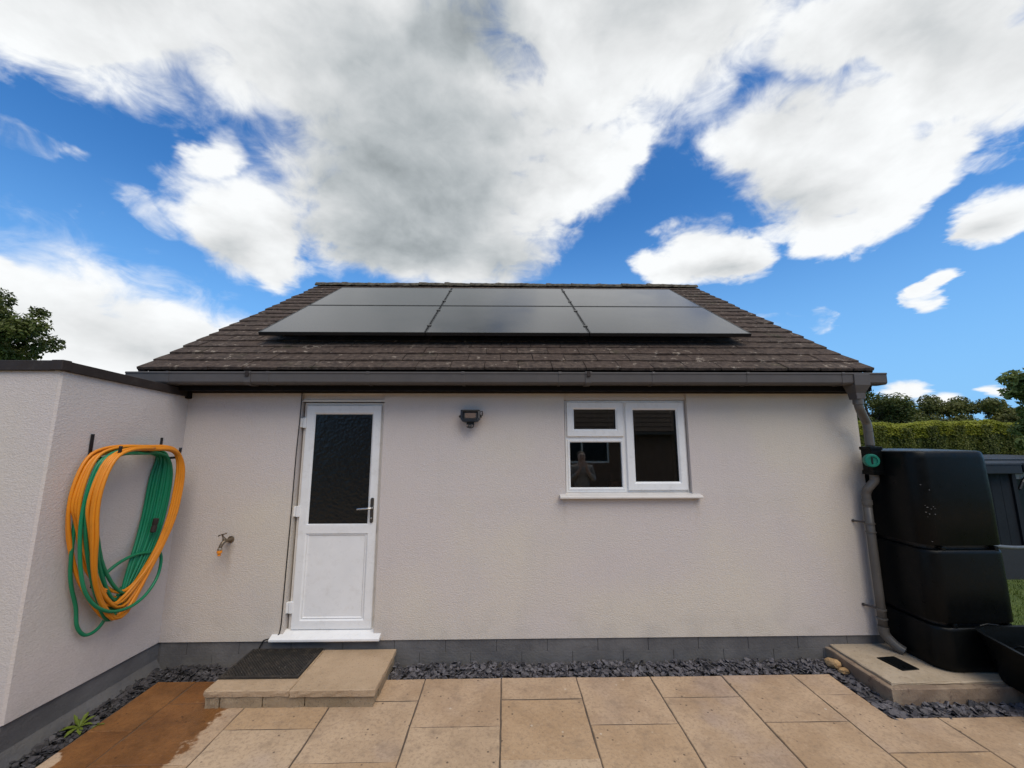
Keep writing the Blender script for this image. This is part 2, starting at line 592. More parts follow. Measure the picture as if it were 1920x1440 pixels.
def mat_paving():
    m, t, b = new_mat('riven_buff_paving')
    co = world_co(t)
    c = paving_color(t, co)
    x, y, z = t.xyz(co)
    # water spilled under the tap: a puddle shape with ragged splashes
    wob = t.math('SUBTRACT', t.noise(co, 4.2, 5, 0.62), 0.5)
    wob = t.math('ADD', wob, t.math('MULTIPLY', t.math('SUBTRACT', t.noise(co, 16.0, 4, 0.6), 0.5), 0.35))
    edge = t.math('ADD', x, t.math('MULTIPLY', wob, 0.55))
    wet = t.smooth(edge, -2.01, -1.95, 1.0, 0.0)
    near = t.math('ADD', y, t.math('MULTIPLY', wob, 0.7))
    wet = t.math('MULTIPLY', wet, t.smooth(near, -1.50, -1.46))
    dry = t.vmath('DISTANCE', co, (-2.78, -1.03, 0.0))
    wet = t.math('MULTIPLY', wet, t.smooth(t.math('ADD', dry, t.math('MULTIPLY', wob, 0.12)), 0.10, 0.115))
    wetc = t.vmath('MULTIPLY', c, (0.46, 0.285, 0.14))
    wetc = t.vmath('MULTIPLY', wetc, t.mix(t.smooth(t.noise(co, 5.0, 5, 0.6), 0.35, 0.65), (0.82, 0.80, 0.78), (1.12, 1.10, 1.08)))
    c = t.mix(wet, c, wetc)
    t.put(b.inputs['Base Color'], c)
    t.put(b.inputs['Roughness'], t.lin(wet, 0, 1, 0.88, 0.34))
    t.put(b.inputs['Specular IOR Level'], t.lin(wet, 0, 1, 0.25, 0.32))
    h = t.math('ADD', t.math('MULTIPLY', t.noise(co, 12.0, 5, 0.6), 1.6), t.math('MULTIPLY', t.noise(co, 130.0, 4, 0.7), 0.7))
    bump(t, b, h, 0.55, 0.006)
    return m


def mat_coarse(name, a, c2, scale=45.0, speck=(0.10, 0.075, 0.055), amt=0.6):
    m, t, b = new_mat(name)
    co = world_co(t)
    c = t.mix(t.smooth(t.noise(co, 4.0, 5, 0.6), 0.35, 0.65), a, c2)
    c = t.mix(t.smooth(t.noise(co, scale, 5, 0.7), 0.55, 0.68, 0.0, amt), c, speck)
    t.put(b.inputs['Base Color'], c)
    b.inputs['Roughness'].default_value = 0.92
    b.inputs['Specular IOR Level'].default_value = 0.2
    bump(t, b, t.noise(co, scale * 1.3, 5, 0.7), 0.8, 0.008)
    return m


def mat_slate():
    m, t, b = new_mat('blue_grey_slate')
    co = world_co(t)
    v = t.node('ShaderNodeTexVoronoi')
    t.put(v.inputs['Vector'], co)
    v.inputs['Scale'].default_value = 26.0
    f = t.xyz(v.outputs['Color'])[0]
    c = t.mix(f, (0.026, 0.025, 0.028), (0.150, 0.138, 0.146))
    c = t.mix(t.smooth(t.noise(co, 30.0, 4, 0.6), 0.52, 0.70, 0.0, 0.4), c, (0.17, 0.155, 0.150))
    x = t.xyz(co)[0]
    damp = t.smooth(t.math('ADD', x, t.math('MULTIPLY', t.noise(co, 3.0, 3, 0.5), 0.8)), -2.3, -1.6, 0.45, 1.0)
    c = t.vmath('MULTIPLY', c, t.comb(damp, damp, damp))
    t.put(b.inputs['Base Color'], c)
    b.inputs['Roughness'].default_value = 0.55
    b.inputs['Specular IOR Level'].default_value = 0.4
    bump(t, b, t.noise(co, 90.0, 4, 0.6), 0.4, 0.003)
    return m


def mat_glass(name, tint=(0.92, 0.95, 0.94), ior=2.15):
    m = bpy.data.materials.new(name)
    m.use_nodes = True
    t = NT(m.node_tree)
    m.node_tree.nodes.clear()
    fr = t.node('ShaderNodeFresnel')
    fr.inputs['IOR'].default_value = ior
    tr = t.node('ShaderNodeBsdfTransparent')
    t.put(tr.inputs[0], tint)
    gl = t.node('ShaderNodeBsdfGlossy')
    gl.inputs['Roughness'].default_value = 0.015
    mx = t.node('ShaderNodeMixShader')
    t.put(mx.inputs[0], fr.outputs[0])
    m.node_tree.links.new(tr.outputs[0], mx.inputs[1])
    m.node_tree.links.new(gl.outputs[0], mx.inputs[2])
    o = t.node('ShaderNodeOutputMaterial')
    m.node_tree.links.new(mx.outputs[0], o.inputs[0])
    return m


def mat_obscure():
    m, t, b = new_mat('obscured_door_glass')
    co = world_co(t)
    b.inputs['Base Color'].default_value = (0.006, 0.0065, 0.007, 1)
    b.inputs['Roughness'].default_value = 0.26
    b.inputs['Specular IOR Level'].default_value = 0.38
    h = t.math('ADD', t.voronoi(co, 38.0, feature='SMOOTH_F1'), t.math('MULTIPLY', t.noise(co, 14.0, 4, 0.6, 1.0), 1.5))
    bump(t, b, h, 0.20, 0.012)
    return m


def mat_panel():
    m, t, b = new_mat('solar_glass')
    co = obj_co(t)
    x, y, z = t.xyz(co)
    # cells: faint busbar lines and cell gaps under the glass
    bus = t.math('PINGPONG', x, 0.0095)
    gx = t.math('PINGPONG', x, 0.0925)
    gy = t.math('PINGPONG', y, 0.0925)
    line = t.math('MAXIMUM', t.smooth(gx, 0.0, 0.0022, 1.0, 0.0), t.smooth(gy, 0.0, 0.0022, 1.0, 0.0))
    c = t.mix(line, (0.0075, 0.0085, 0.012), (0.004, 0.004, 0.005))
    c = t.mix(t.smooth(bus, 0.0, 0.0012, 0.25, 0.0), c, (0.03, 0.03, 0.034))
    dust = t.noise(world_co(t), 1.6, 5, 0.6)
    c = t.mix(t.smooth(dust, 0.3, 0.8, 0.02, 0.10), c, (0.20, 0.17, 0.15))
    t.put(b.inputs['Base Color'], c)
    t.put(b.inputs['Roughness'], t.lin(dust, 0.3, 0.7, 0.10, 0.20))
    b.inputs['Specular IOR Level'].default_value = 0.5
    b.inputs['IOR'].default_value = 1.80
    return m


def mat_leaf(name, a, b2, scale=1.2, trans=0.25):
    m, t, b = new_mat(name)
    co = world_co(t)
    c = t.mix(t.smooth(t.noise(co, scale, 4, 0.6), 0.35, 0.65), a, b2)
    c = t.mix(t.smooth(t.noise(co, scale * 14, 2, 0.5), 0.45, 0.70, 0.0, 0.45), c, tuple(v * 1.7 for v in b2))
    t.put(b.inputs['Base Color'], c)
    b.inputs['Roughness'].default_value = 0.55
    b.inputs['Specular IOR Level'].default_value = 0.3
    tl = t.node('ShaderNodeBsdfTranslucent')
    t.put(tl.inputs[0], c)
    mx = t.node('ShaderNodeMixShader')
    mx.inputs[0].default_value = trans
    m.node_tree.links.new(b.outputs[0], mx.inputs[1])
    m.node_tree.links.new(tl.outputs[0], mx.inputs[2])
    m.node_tree.links.new(mx.outputs[0], m.node_tree.nodes['Material Output'].inputs['Surface'])
    return m


def mat_plinth():
    m, t, b = new_mat('grey_masonry_paint')
    co = world_co(t)
    c = t.mix(t.smooth(t.noise(co, 3.0, 5, 0.6), 0.35, 0.68), (0.092, 0.088, 0.088), (0.142, 0.135, 0.132))
    x, y, z = t.xyz(co)
    splash = t.math('MULTIPLY', t.smooth(z, 0.02, 0.14, 1.0, 0.0), t.smooth(t.noise(co, 7.0, 5, 0.65), 0.40, 0.65))
    c = t.mix(t.math('MULTIPLY', splash, 0.55), c, (0.135, 0.125, 0.110))
    c = t.mix(t.smooth(t.noise(co, 40.0, 4, 0.7), 0.64, 0.74, 0.0, 0.7), c, (0.03, 0.03, 0.032))
    t.put(b.inputs['Base Color'], c)
    b.inputs['Roughness'].default_value = 0.72
    bump(t, b, t.math('ADD', t.noise(co, 55.0, 4, 0.6), t.noise(co, 14.0, 3, 0.6)), 0.6, 0.006)
    return m


def mat_grass_ground():
    m, t, b = new_mat('lawn_soil')
    co = world_co(t)
    c = t.mix(t.smooth(t.noise(co, 3.0, 5, 0.6), 0.35, 0.65), (0.045, 0.075, 0.014), (0.085, 0.120, 0.022))
    t.put(b.inputs['Base Color'], c)
    b.inputs['Roughness'].default_value = 0.95
    bump(t, b, t.noise(co, 60.0, 4, 0.7), 0.7, 0.02)
    return m


def mat_mat():
    m, t, b = new_mat('ribbed_rubber')
    co = world_co(t)
    c = t.mix(t.smooth(t.noise(co, 25.0, 5, 0.65), 0.45, 0.72), (0.018, 0.015, 0.012), (0.055, 0.044, 0.033))
    v = t.voronoi(co, 30.0)
    c = t.mix(t.math('MULTIPLY', t.smooth(v, 0.04, 0.09, 0.9, 0.0), t.smooth(t.noise(co, 5.0, 2, 0.5), 0.54, 0.60)), c, (0.42, 0.38, 0.32))
    t.put(b.inputs['Base Color'], c)
    b.inputs['Roughness'].default_value = 0.75
    return m


M = dict(
    stucco=mat_stucco(), tile=mat_tile(), ridge=mat_ridge(), paving=mat_paving(), slate=mat_slate(), plinth=mat_plinth(),
    pane=mat_glass('clear_window_glass'), obscure=mat_obscure(), panel=mat_panel(), lawn=mat_grass_ground(), rubber=mat_mat(),
    upvc=plain('white_upvc', (0.76, 0.755, 0.745), 0.32, var=0.04, dirt=((0.50, 0.47, 0.42), 0.25)),
    upvc_old=plain('off_white_trim', (0.66, 0.62, 0.575), 0.40, var=0.05, dirt=((0.42, 0.36, 0.30), 0.35)),
    sealant=plain('black_gasket', (0.012, 0.012, 0.012), 0.6),
    gutter=plain('anthracite_gutter_plastic', (0.090, 0.081, 0.077), 0.50, var=0.10, spec=0.25, dirt=((0.11, 0.10, 0.09), 0.4)),
    pipe=plain('weathered_grey_pipe', (0.105, 0.097, 0.086), 0.40, var=0.14, dirt=((0.16, 0.145, 0.12), 0.5)),
    fascia=plain('dark_fascia', (0.009, 0.008, 0.008), 0.7, var=0.12, spec=0.12),
    coping=plain('dark_brown_fascia', (0.034, 0.026, 0.023), 0.6, var=0.14, spec=0.18, dirt=((0.08, 0.07, 0.06), 0.3)),
    black=plain('black_metal', (0.010, 0.010, 0.011), 0.40),
    blackplastic=plain('black_recycled_plastic', (0.0034, 0.0042, 0.0044), 0.36, var=0.15, bmp=0.2, bs=140.0, spec=0.13, dirt=((0.007, 0.0075, 0.007), 0.4)),
    steel=plain('brushed_steel', (0.55, 0.54, 0.52), 0.30, metal=1.0),
    plate=plain('dark_handle_plate', (0.10, 0.095, 0.09), 0.35, metal=0.8),
    brass=plain('weathered_brass', (0.20, 0.155, 0.11), 0.42, metal=0.8, var=0.25),
    orange=plain('orange_hose_rubber', (0.66, 0.225, 0.010), 0.40, var=0.07, dirt=((0.36, 0.13, 0.012), 0.25)),
    green=plain('green_hose_rubber', (0.006, 0.185, 0.082), 0.38, var=0.10, dirt=((0.01, 0.09, 0.05), 0.3)),
    knob=plain('green_plastic', (0.008, 0.150, 0.105), 0.38),
    orangeplastic=plain('orange_plastic', (0.72, 0.24, 0.02), 0.4),
    coarse=mat_coarse('coarse_buff_concrete', (0.400, 0.285, 0.180), (0.475, 0.345, 0.225), 70.0, amt=0.4),
    stepbrick=mat_coarse('buff_walling_block', (0.265, 0.200, 0.125), (0.345, 0.260, 0.170), 60.0),
    slabbase=mat_coarse('weathered_concrete', (0.370, 0.295, 0.205), (0.450, 0.365, 0.265), 26.0, (0.16, 0.11, 0.085), 0.45),
    footing=mat_coarse('stained_concrete', (0.215, 0.155, 0.110), (0.310, 0.235, 0.165), 18.0, (0.10, 0.062, 0.050), 0.7),
    sandstone=mat_coarse('sandstone_lump', (0.42, 0.26, 0.12), (0.50, 0.33, 0.17), 60.0),
    grit=plain('dark_joint_sand', (0.105, 0.078, 0.056), 0.95, var=0.4, vs=20.0),
    soil=plain('dark_bed_soil', (0.028, 0.025, 0.024), 0.95, bmp=0.7, bs=50.0),
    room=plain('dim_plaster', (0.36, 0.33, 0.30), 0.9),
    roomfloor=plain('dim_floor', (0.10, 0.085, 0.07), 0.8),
    reveal=plain('painted_reveal', (0.80, 0.78, 0.74), 0.7),
    clad=plain('dark_shed_cladding', (0.012, 0.014, 0.018), 0.6, var=0.15, spec=0.2),
    shedgutter=plain('dark_shed_gutter', (0.020, 0.024, 0.032), 0.5, spec=0.25),
    cladlow=plain('grey_shed_base', (0.026, 0.027, 0.030), 0.6, var=0.12),
    beam=plain('pale_shed_beam', (0.30, 0.30, 0.28), 0.6),
    bark=plain('bark', (0.07, 0.055, 0.04), 0.9, bmp=0.8, bs=30.0),
    weed=mat_leaf('weed_leaf', (0.105, 0.145, 0.018), (0.150, 0.195, 0.026), 20.0, 0.3),
    leaf_dark=mat_leaf('dark_tree_leaf', (0.042, 0.056, 0.011), (0.100, 0.118, 0.024), 0.9),
    leaf_mid=mat_leaf('mid_tree_leaf', (0.062, 0.072, 0.015), (0.140, 0.145, 0.034), 0.7),
    leaf_gloss=mat_leaf('glossy_evergreen_leaf', (0.080, 0.115, 0.022), (0.190, 0.225, 0.060), 1.3),
    hedge=mat_leaf('clipped_conifer_leaf', (0.052, 0.066, 0.008), (0.115, 0.125, 0.014), 1.1, 0.15),  # hedge front, coloured darker to read as shaded
    hedgetop=mat_leaf('sunlit_hedge_top', (0.195, 0.215, 0.018), (0.300, 0.305, 0.030), 1.3, 0.2),  # same hedge, sunlight on its top painted into the leaf colour
    grass=mat_leaf('grass_blade', (0.070, 0.110, 0.016), (0.120, 0.165, 0.026), 2.0, 0.2),
    led=plain('yellowed_led_lens', (0.15, 0.09, 0.055), 0.3),
    steelmesh=plain('black_wire_mesh', (0.008, 0.008, 0.008), 0.5),
)

# ================================================================== the ground
gm = MB()
gm.add([(-400, -400, -0.10), (400, -400, -0.10), (400, 400, -0.10), (-400, 400, -0.10)], [(0, 1, 2, 3)])
tag(gm.build('ground', M['lawn']), kind='structure')
tag(MB().box(-3.4, 4.9, -0.80, 0.30, -0.095, -0.035).build('gravel_bed', M['soil']), kind='structure')
tag(MB().box(-9.0, 9.0, -8.0, -2.27, -0.09, -0.004).build('terrace', M['paving']), kind='structure')
lawn = MB()
lawn.add([(4.9, -0.8, -0.02), (16, -0.8, -0.02), (16, 14, -0.02), (4.9, 14, -0.02)], [(0, 1, 2, 3)])
tag(lawn.build('lawn', M['lawn']), kind='structure')

# ------------------------------------------------------------------ patio of single slabs
patio = thing('patio', (0, -1.0, 0), None, None)
tag(patio, kind='structure')
J = 0.0032


def slab(poly, z1=0.0, jig=True):
    """one riven slab: uneven edge, slightly rounded arris."""
    pts = []
    n = len(poly)
    r2 = random.Random(int(abs(poly[0][0] * 977 + poly[0][1] * 631) * 100))
    for i in range(n):
        a, b = Vector(poly[i]), Vector(poly[(i + 1) % n])
        k = max(2, int((b - a).length / 0.07))
        nrm = Vector((-(b - a).y, (b - a).x)).normalized()
        for j in range(k):
            w = 0.0 if j == 0 else r2.uniform(0.0, 0.0035)
            pts.append(a.lerp(b, j / k) + nrm * w)
    dz = r2.uniform(-0.0025, 0.0025)
    cx = sum(p.x for p in pts) / len(pts)
    cy = sum(p.y for p in pts) / len(pts)
    ins = [p + (Vector((cx, cy)) - p).normalized() * 0.004 for p in pts]
    if len(poly) > 4:
        ins = [p.copy() for p in pts]
    b = MB()
    b.rings([[(p.x, p.y, -0.05) for p in pts], [(p.x, p.y, z1 + dz - 0.004) for p in pts], [(p.x, p.y, z1 + dz) for p in ins]])
    b.build('paving_slab', M['paving'], patio, origin=(cx, cy, 0))


cols = [(-2.755, -2.455), (-2.455, -1.868), (-1.868, -1.264), (-1.264, -0.637), (-0.637, -0.028), (-0.028, 0.577), (0.577, 1.178), (1.178, 1.765), (1.765, 2.347)]
rowsA = [-0.218, -0.480, -1.035, -1.590, -2.145, -2.27]
rowsB = [-0.218, -0.757, -1.310, -1.865, -2.27]
for i, (xa, xb) in enumerate(cols):
    rows = rowsB if i in (0, 2, 4, 6, 8) else rowsA
    for ya, yb in zip(rows[:-1], rows[1:]):
        wob = 0.004 * math.sin(xa * 5.1 + ya * 3.3)
        slab([(xa + J, yb + J + wob), (xb - J, yb + J + wob), (xb - J, ya - J + wob * (ya < -0.3)), (xa + J, ya - J + wob * (ya < -0.3))])
# right-hand end: the row is cut back round the slate bed
slab([(2.347 + J, -0.476 + J), (2.655, -0.476 + J), (2.655, -0.218 - J), (2.347 + J, -0.218 - J)])
slab([(2.347 + J, -1.030 + J), (2.985 - J, -1.030 + J), (2.985 - J, -0.735), (2.662, -0.735), (2.655, -0.476 - J), (2.347 + J, -0.476 - J)])
slab([(2.347 + J, -1.590 + J), (2.985 - J, -1.590 + J), (2.985 - J, -1.030 - J), (2.347 + J, -1.030 - J)])
slab([(2.347 + J, -2.27), (2.985 - J, -2.27), (2.985 - J, -1.590 - J), (2.347 + J, -1.590 - J)])
for xa, xb in ((2.985, 3.585), (3.585, 4.19), (4.19, 4.85)):
    for ya, yb in ((-0.735, -1.30), (-1.30, -1.86), (-1.86, -2.27)):
        slab([(xa + J, yb + J), (xb - J, yb + J), (xb - J, ya - (0 if ya == -0.735 else J)), (xa + J, ya - (0 if ya == -0.735 else J))])
for ya, yb in ((-1.10, -1.65), (-1.65, -2.27)):        # in front of the flat-roofed building
    for xa, xb in ((-3.36, -2.755),):
        slab([(xa + J, yb + J), (xb - J, yb + J), (xb - J, ya - J - 0.10 * (ya > -1.2)), (xa + J, ya - J - 0.10 * (ya > -1.2))])
MB().box(-2.76, 2.65, -2.27, -0.225, -0.055, -0.0045).build('joint_sand', M['grit'], patio)
MB().box(2.65, 4.85, -2.27, -0.738, -0.055, -0.0047).build('joint_sand', M['grit'], patio)

# ------------------------------------------------------------------ slate chippings: nobody could count them
sl = MB()
rs = random.Random(5)


def chip(x, y, z, s, flat=0.5):
    n = rs.choice((4, 5, 5, 6))
    a0 = rs.uniform(0, 6.28)
    asp = rs.uniform(0.45, 0.95)
    pts = []
    for k in range(n):
        a = a0 + 6.283 * k / n + rs.uniform(-0.3, 0.3)
        rr = s * rs.uniform(0.7, 1.1)
        pts.append(Vector((math.cos(a) * rr, math.sin(a) * rr * asp, 0)))
    th = rs.uniform(0.003, 0.007)
    mt = Matrix.Rotation(rs.uniform(0, 6.28), 3, 'Z') @ Matrix.Rotation(rs.gauss(0, flat), 3, 'X') @ Matrix.Rotation(rs.gauss(0, flat), 3, 'Y')
    o = Vector((x, y, z))
    sl.rings([[o + mt @ p for p in pts], [o + mt @ (p * 0.93 + Vector((0, 0, th))) for p in pts]])


def strewn(x0, x1, y0, y1, dens, z0=-0.034, z1=0.000, bank=None, size=(0.014, 0.034)):
    for k in range(int((x1 - x0) * (y1 - y0) * dens)):
        x, y = rs.uniform(x0, x1), rs.uniform(y0, y1)
        z = rs.uniform(z0, z1) + (bank(x, y) if bank else 0)
        chip(x, y, z, rs.uniform(*size), 0.36)


strewn(-2.95, -2.755, -1.25, -0.02, 2600)
strewn(-2.76, 2.83, -0.212, -0.008, 2600, bank=lambda x, y: 0.012 * max(0, (y + 0.17) / 0.17))
strewn(2.665, 2.825, -0.73, -0.20, 2500, size=(0.016, 0.042))
strewn(2.68, 3.75, -0.728, -0.585, 2600, size=(0.018, 0.048))
strewn(-4.6, -2.95, -1.25, -1.07, 1500)
tag(sl.build('slate_chippings', M['slate']), 'loose blue-grey slate chippings along the foot of the walls', 'gravel', kind='stuff')

# ================================================================== the outbuilding
XL, XR = -2.96, 3.375            # visible ends of the front wall
house = thing('outbuilding', (0.2, 1.4, 0), 'cream rendered outbuilding with brown tiled roof, white door and small white window', 'building')
ZP, ZT = 0.188, 2.352            # plinth line and soffit

DX0, DX1 = -1.917, -1.137        # door opening
WX0, WX1, WZ0, WZ1 = 0.560, 1.735, 1.398, 2.352


def rendered_front():
    b = MB()
    xs = [-3.36, XL, DX0, DX1, WX0, WX1, XR]
    zs = [ZP, WZ0, ZT]
    # subdivide so that the plaster can be slightly uneven
    def fine(vals, step):
        out = []
        for a, c in zip(vals[:-1], vals[1:]):
            k = max(1, int((c - a) / step))
            out += [a + (c - a) * i / k for i in range(k)]
        return out + [vals[-1]]
    fx, fz = fine(xs, 0.16), fine(zs, 0.16)
    def hole(x, z):
        return (DX0 < x < DX1) or (WX0 < x < WX1 and z > WZ0)
    idx = {}
    r3 = random.Random(11)
    wavy = {}
    def V(i, k):
        if (i, k) not in idx:
            x, z = fx[i], fz[k]
            edge = any(abs(x - e) < 1e-6 for e in (DX0, DX1, WX0, WX1, XR)) or abs(z - WZ0) < 1e-6 or k == 0
            y = 0.0 if edge else 0.0018 * math.sin(x * 2.3 + z * 1.7) + r3.uniform(-0.0006, 0.0006)
            idx[(i, k)] = len(b.v)
            b.v.append((x, y, z))
        return idx[(i, k)]
    for i in range(len(fx) - 1):
        for k in range(len(fz) - 1):
            if not hole((fx[i] + fx[i + 1]) / 2, (fz[k] + fz[k + 1]) / 2):
                b.f.append((V(i, k), V(i + 1, k), V(i + 1, k + 1), V(i, k + 1)))
    # reveals and bottom edges
    def quad(p):
        b.add(p, [(0, 1, 2, 3)])
    T = 0.11
    quad([(DX0, 0, ZP), (DX0, T, ZP), (DX0, T, ZT), (DX0, 0, ZT)])
    quad([(DX1, 0, ZP), (DX1, T, ZP), (DX1, T, ZT), (DX1, 0, ZT)])
    quad([(WX0, 0, WZ0), (WX0, T, WZ0), (WX0, T, ZT), (WX0, 0, ZT)])
    quad([(WX1, 0, WZ0), (WX1, T, WZ0), (WX1, T, ZT), (WX1, 0, ZT)])
    quad([(WX0, 0, WZ0), (WX1, 0, WZ0), (WX1, T, WZ0), (WX0, T, WZ0)])
    quad([(XL, 0, ZP), (DX0, 0, ZP), (DX0, 0.03, ZP), (XL, 0.03, ZP)])
    quad([(DX1, 0, ZP), (XR, 0, ZP), (XR, 0.03, ZP), (DX1, 0.03, ZP)])
    # gable ends and rear wall
    zr = 4.50
    quad([(XR, 0, ZP), (XR, 5.9, ZP), (XR, 5.9, ZT), (XR, 0, ZT)])
    b.add([(XR, 0, ZT), (XR, 5.9, ZT), (XR, 2.98, zr)], [(0, 1, 2)])
    quad([(-3.27, 0.02, ZP), (-3.27, 5.9, ZP), (-3.27, 5.9, ZT), (-3.27, 0.02, ZT)])
    b.add([(-3.27, 0.02, ZT), (-3.27, 5.9, ZT), (-3.27, 2.98, zr)], [(0, 1, 2)])
    quad([(-3.27, 5.9, ZP), (XR, 5.9, ZP), (XR, 5.9, ZT), (-3.27, 5.9, ZT)])
    o = b.build('wall', M['stucco'], house)
    return o


wall_o = rendered_front()
# recessed infill over the door and the window
MB().box(DX0 + 0.003, DX1 - 0.003, 0.028, 0.10, 2.262, ZT).build('lintel_panel', M['stucco'], house)
MB().box(DX0 + 0.006, DX1 - 0.006, 0.016, 0.05, 2.336, 2.351).build('lintel_trim', M['upvc_old'], house)
MB().box(DX0 + 0.006, DX1 - 0.006, 0.020, 0.06, 2.262, 2.280).build('lintel_trim', M['upvc_old'], house)
MB().box(WX0 + 0.003, WX1 - 0.003, 0.022, 0.10, 2.282, ZT).build('lintel_panel', M['stucco'], house)

# plinth of painted blocks
plinth = MB().box(-3.27, 3.362, 0.022, 0.30, -0.09, ZP + 0.01).build('plinth', M['plinth'], house)
MB().box(3.362, 3.369, 0.022, 5.9, -0.09, ZP + 0.01).build('plinth_side', M['plinth'], house)
rb = random.Random(3)
for row, (z0, z1) in enumerate(((-0.08, 0.0797), (0.0803, ZP + 0.004))):
    x = -2.955 - (0.22 if row else 0.0)
    while x < 3.36:
        xe = min(x + 0.4405, 3.366)
        xa = max(x, -2.955)
        if xe - xa > 0.02:
            d = rb.uniform(0.0, 0.003)
            MB().box(xa + 0.0002, xe - 0.0002, 0.012 + d * 0.3, 0.03, z0, z1).build('block', M['plinth'], plinth, bevel=0.0011)
        x += 0.4435

# the dim inside
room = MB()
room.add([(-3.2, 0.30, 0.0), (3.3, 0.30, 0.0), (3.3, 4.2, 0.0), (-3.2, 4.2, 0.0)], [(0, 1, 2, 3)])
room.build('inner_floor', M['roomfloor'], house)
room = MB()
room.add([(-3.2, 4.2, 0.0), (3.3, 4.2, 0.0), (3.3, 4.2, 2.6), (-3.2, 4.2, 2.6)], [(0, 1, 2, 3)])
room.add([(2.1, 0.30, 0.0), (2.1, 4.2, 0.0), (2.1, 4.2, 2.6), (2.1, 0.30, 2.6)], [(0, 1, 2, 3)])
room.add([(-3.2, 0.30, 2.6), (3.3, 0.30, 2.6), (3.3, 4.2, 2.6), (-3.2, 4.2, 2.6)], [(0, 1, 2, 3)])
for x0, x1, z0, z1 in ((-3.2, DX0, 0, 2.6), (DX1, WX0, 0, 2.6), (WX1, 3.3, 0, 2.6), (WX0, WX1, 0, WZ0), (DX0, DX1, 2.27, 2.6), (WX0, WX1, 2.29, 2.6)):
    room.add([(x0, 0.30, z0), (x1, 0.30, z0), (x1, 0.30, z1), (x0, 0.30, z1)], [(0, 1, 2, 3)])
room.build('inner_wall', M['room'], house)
MB().box(WX0 - 0.02, WX0 + 0.005, 0.112, 0.30, WZ0, 2.29).build('inner_reveal', M['reveal'], house)
MB().box(WX1 - 0.035, WX1 + 0.02, 0.112, 0.30, WZ0, 2.29).build('inner_reveal', M['reveal'], house)
MB().box(WX0, WX1, 0.112, 0.36, WZ0 - 0.03, WZ0 + 0.012).build('window_board', M['reveal'], house)
MB().box(1.02, 1.34, 0.18, 0.28, WZ0 + 0.013, WZ0 + 0.10).build('windowsill_box', plain('red_brown_card', (0.26, 0.085, 0.04), 0.7), house, bevel=0.004)

# ------------------------------------------------------------------ door
door = thing('door', (-1.53, 0.06, 0.22), None, None)
door.parent = house
door.location = Vector((-1.53, 0.06, 0.22)) - WL[house]
tag(door, 'white half-glazed plastic door with dark textured glass')
fx0, fx1, fz0, fz1 = -1.902, -1.142, 0.222, 2.258
MB().frame(fx0, fx1, fz0, fz1, 0.046, 0.050, 0.11, 0.006).build('door_frame', M['upvc_old'], door)
lx0, lx1, lz0, lz1 = -1.875, -1.168, 0.262, 2.232
b = MB()
b.frame(lx0, lx1, 1.062, lz1, 0.088, 0.030, 0.075, 0.010)
b.frame(lx0, lx1, lz0, 1.150, 0.088, 0.0305, 0.075, 0.010)
b.build('door_leaf', M['upvc'], door)
MB().box(lx0 + 0.08, lx1 - 0.08, 0.046, 0.060, 1.14, 2.150).build('pane', M['obscure'], door)
MB().frame(lx0 + 0.086, lx1 - 0.086, 1.148, 2.146, 0.005, 0.041, 0.055, 0.001).build('gasket', M['sealant'], door)
MB().box(lx0 + 0.08, lx1 - 0.08, 0.044, 0.060, 0.345, 1.066).build('lower_panel', M['upvc'], door)
MB().frame(lx0 + 0.0885, lx1 - 0.0885, 0.3505, 1.0615, 0.012, 0.036, 0.05, 0.004).build('panel_bead', M['upvc'], door)
for z in (2.065, 1.262, 0.447):
    h = MB()
    h.box(-1.934, -1.899, 0.016, 0.05, z - 0.044, z + 0.044)
    h.box(-1.897, -1.866, 0.020, 0.05, z - 0.048, z + 0.048)
    h.build('hinge', M['upvc'], door, bevel=0.004, seg=2)
p = MB()
n = 14
ring = []
for k in range(n):
    a = 2 * math.pi * k / n
    ring.append((-1.214 + 0.0155 * math.cos(a), 1.27 + (0.095 if math.sin(a) > 0 else -0.095) + 0.0155 * math.sin(a)))
p.rings([[(x, 0.030, z) for x, z in ring], [(x, 0.021, z) for x, z in ring]])
p.build('handle_plate', M['plate'], door)
hl = MB()
hl.lathe((-1.214, 0.022, 1.292), (0, -1, 0), [(0, 0.013), (0.012, 0.012), (0.03, 0.009), (0.045, 0.009)], 14)
hl.tube(catmull([(-1.214, -0.020, 1.292), (-1.235, -0.026, 1.293), (-1.28, -0.026, 1.291), (-1.335, -0.022, 1.287)], 5), [0.0095] * 6 + [0.009] * 10, 10)
hl.build('handle', M['steel'], door, smooth=True)
MB().lathe((-1.214, 0.022, 1.20), (0, -1, 0), [(0, 0.009), (0.006, 0.008), (0.007, 0.004)], 12).build('lock_cylinder', M['steel'], door)
th = MB()
th.along_x([(0.07, 0.212), (-0.045, 0.198), (-0.052, 0.206), (-0.052, 0.222), (-0.040, 0.229), (0.048, 0.262), (0.07, 0.262)], -2.010, -1.075)
th.build('threshold', M['upvc'], door, bevel=0.002)

# ------------------------------------------------------------------ window
win = thing('window', (1.155, 0.04, 1.40), None, None)
win.parent = house
win.location = Vector((1.155, 0.04, 1.40)) - WL[house]
tag(win, 'white plastic window of one tall casement, a top vent and a fixed pane')
ox0, ox1, oz0, oz1 = 0.570, 1.732, 1.418, 2.280
MB().frame(ox0, ox1, oz0, oz1, 0.040, 0.045, 0.11, 0.005).build('frame', M['upvc'], win)
MB().box(1.108, 1.168, 0.047, 0.11, oz0 + 0.035, oz1 - 0.035).build('mullion', M['upvc'], win, bevel=0.003)
MB().box(ox0 + 0.035, 1.110, 0.0475, 0.11, 1.888, 1.945).build('transom', M['upvc'], win, bevel=0.003)


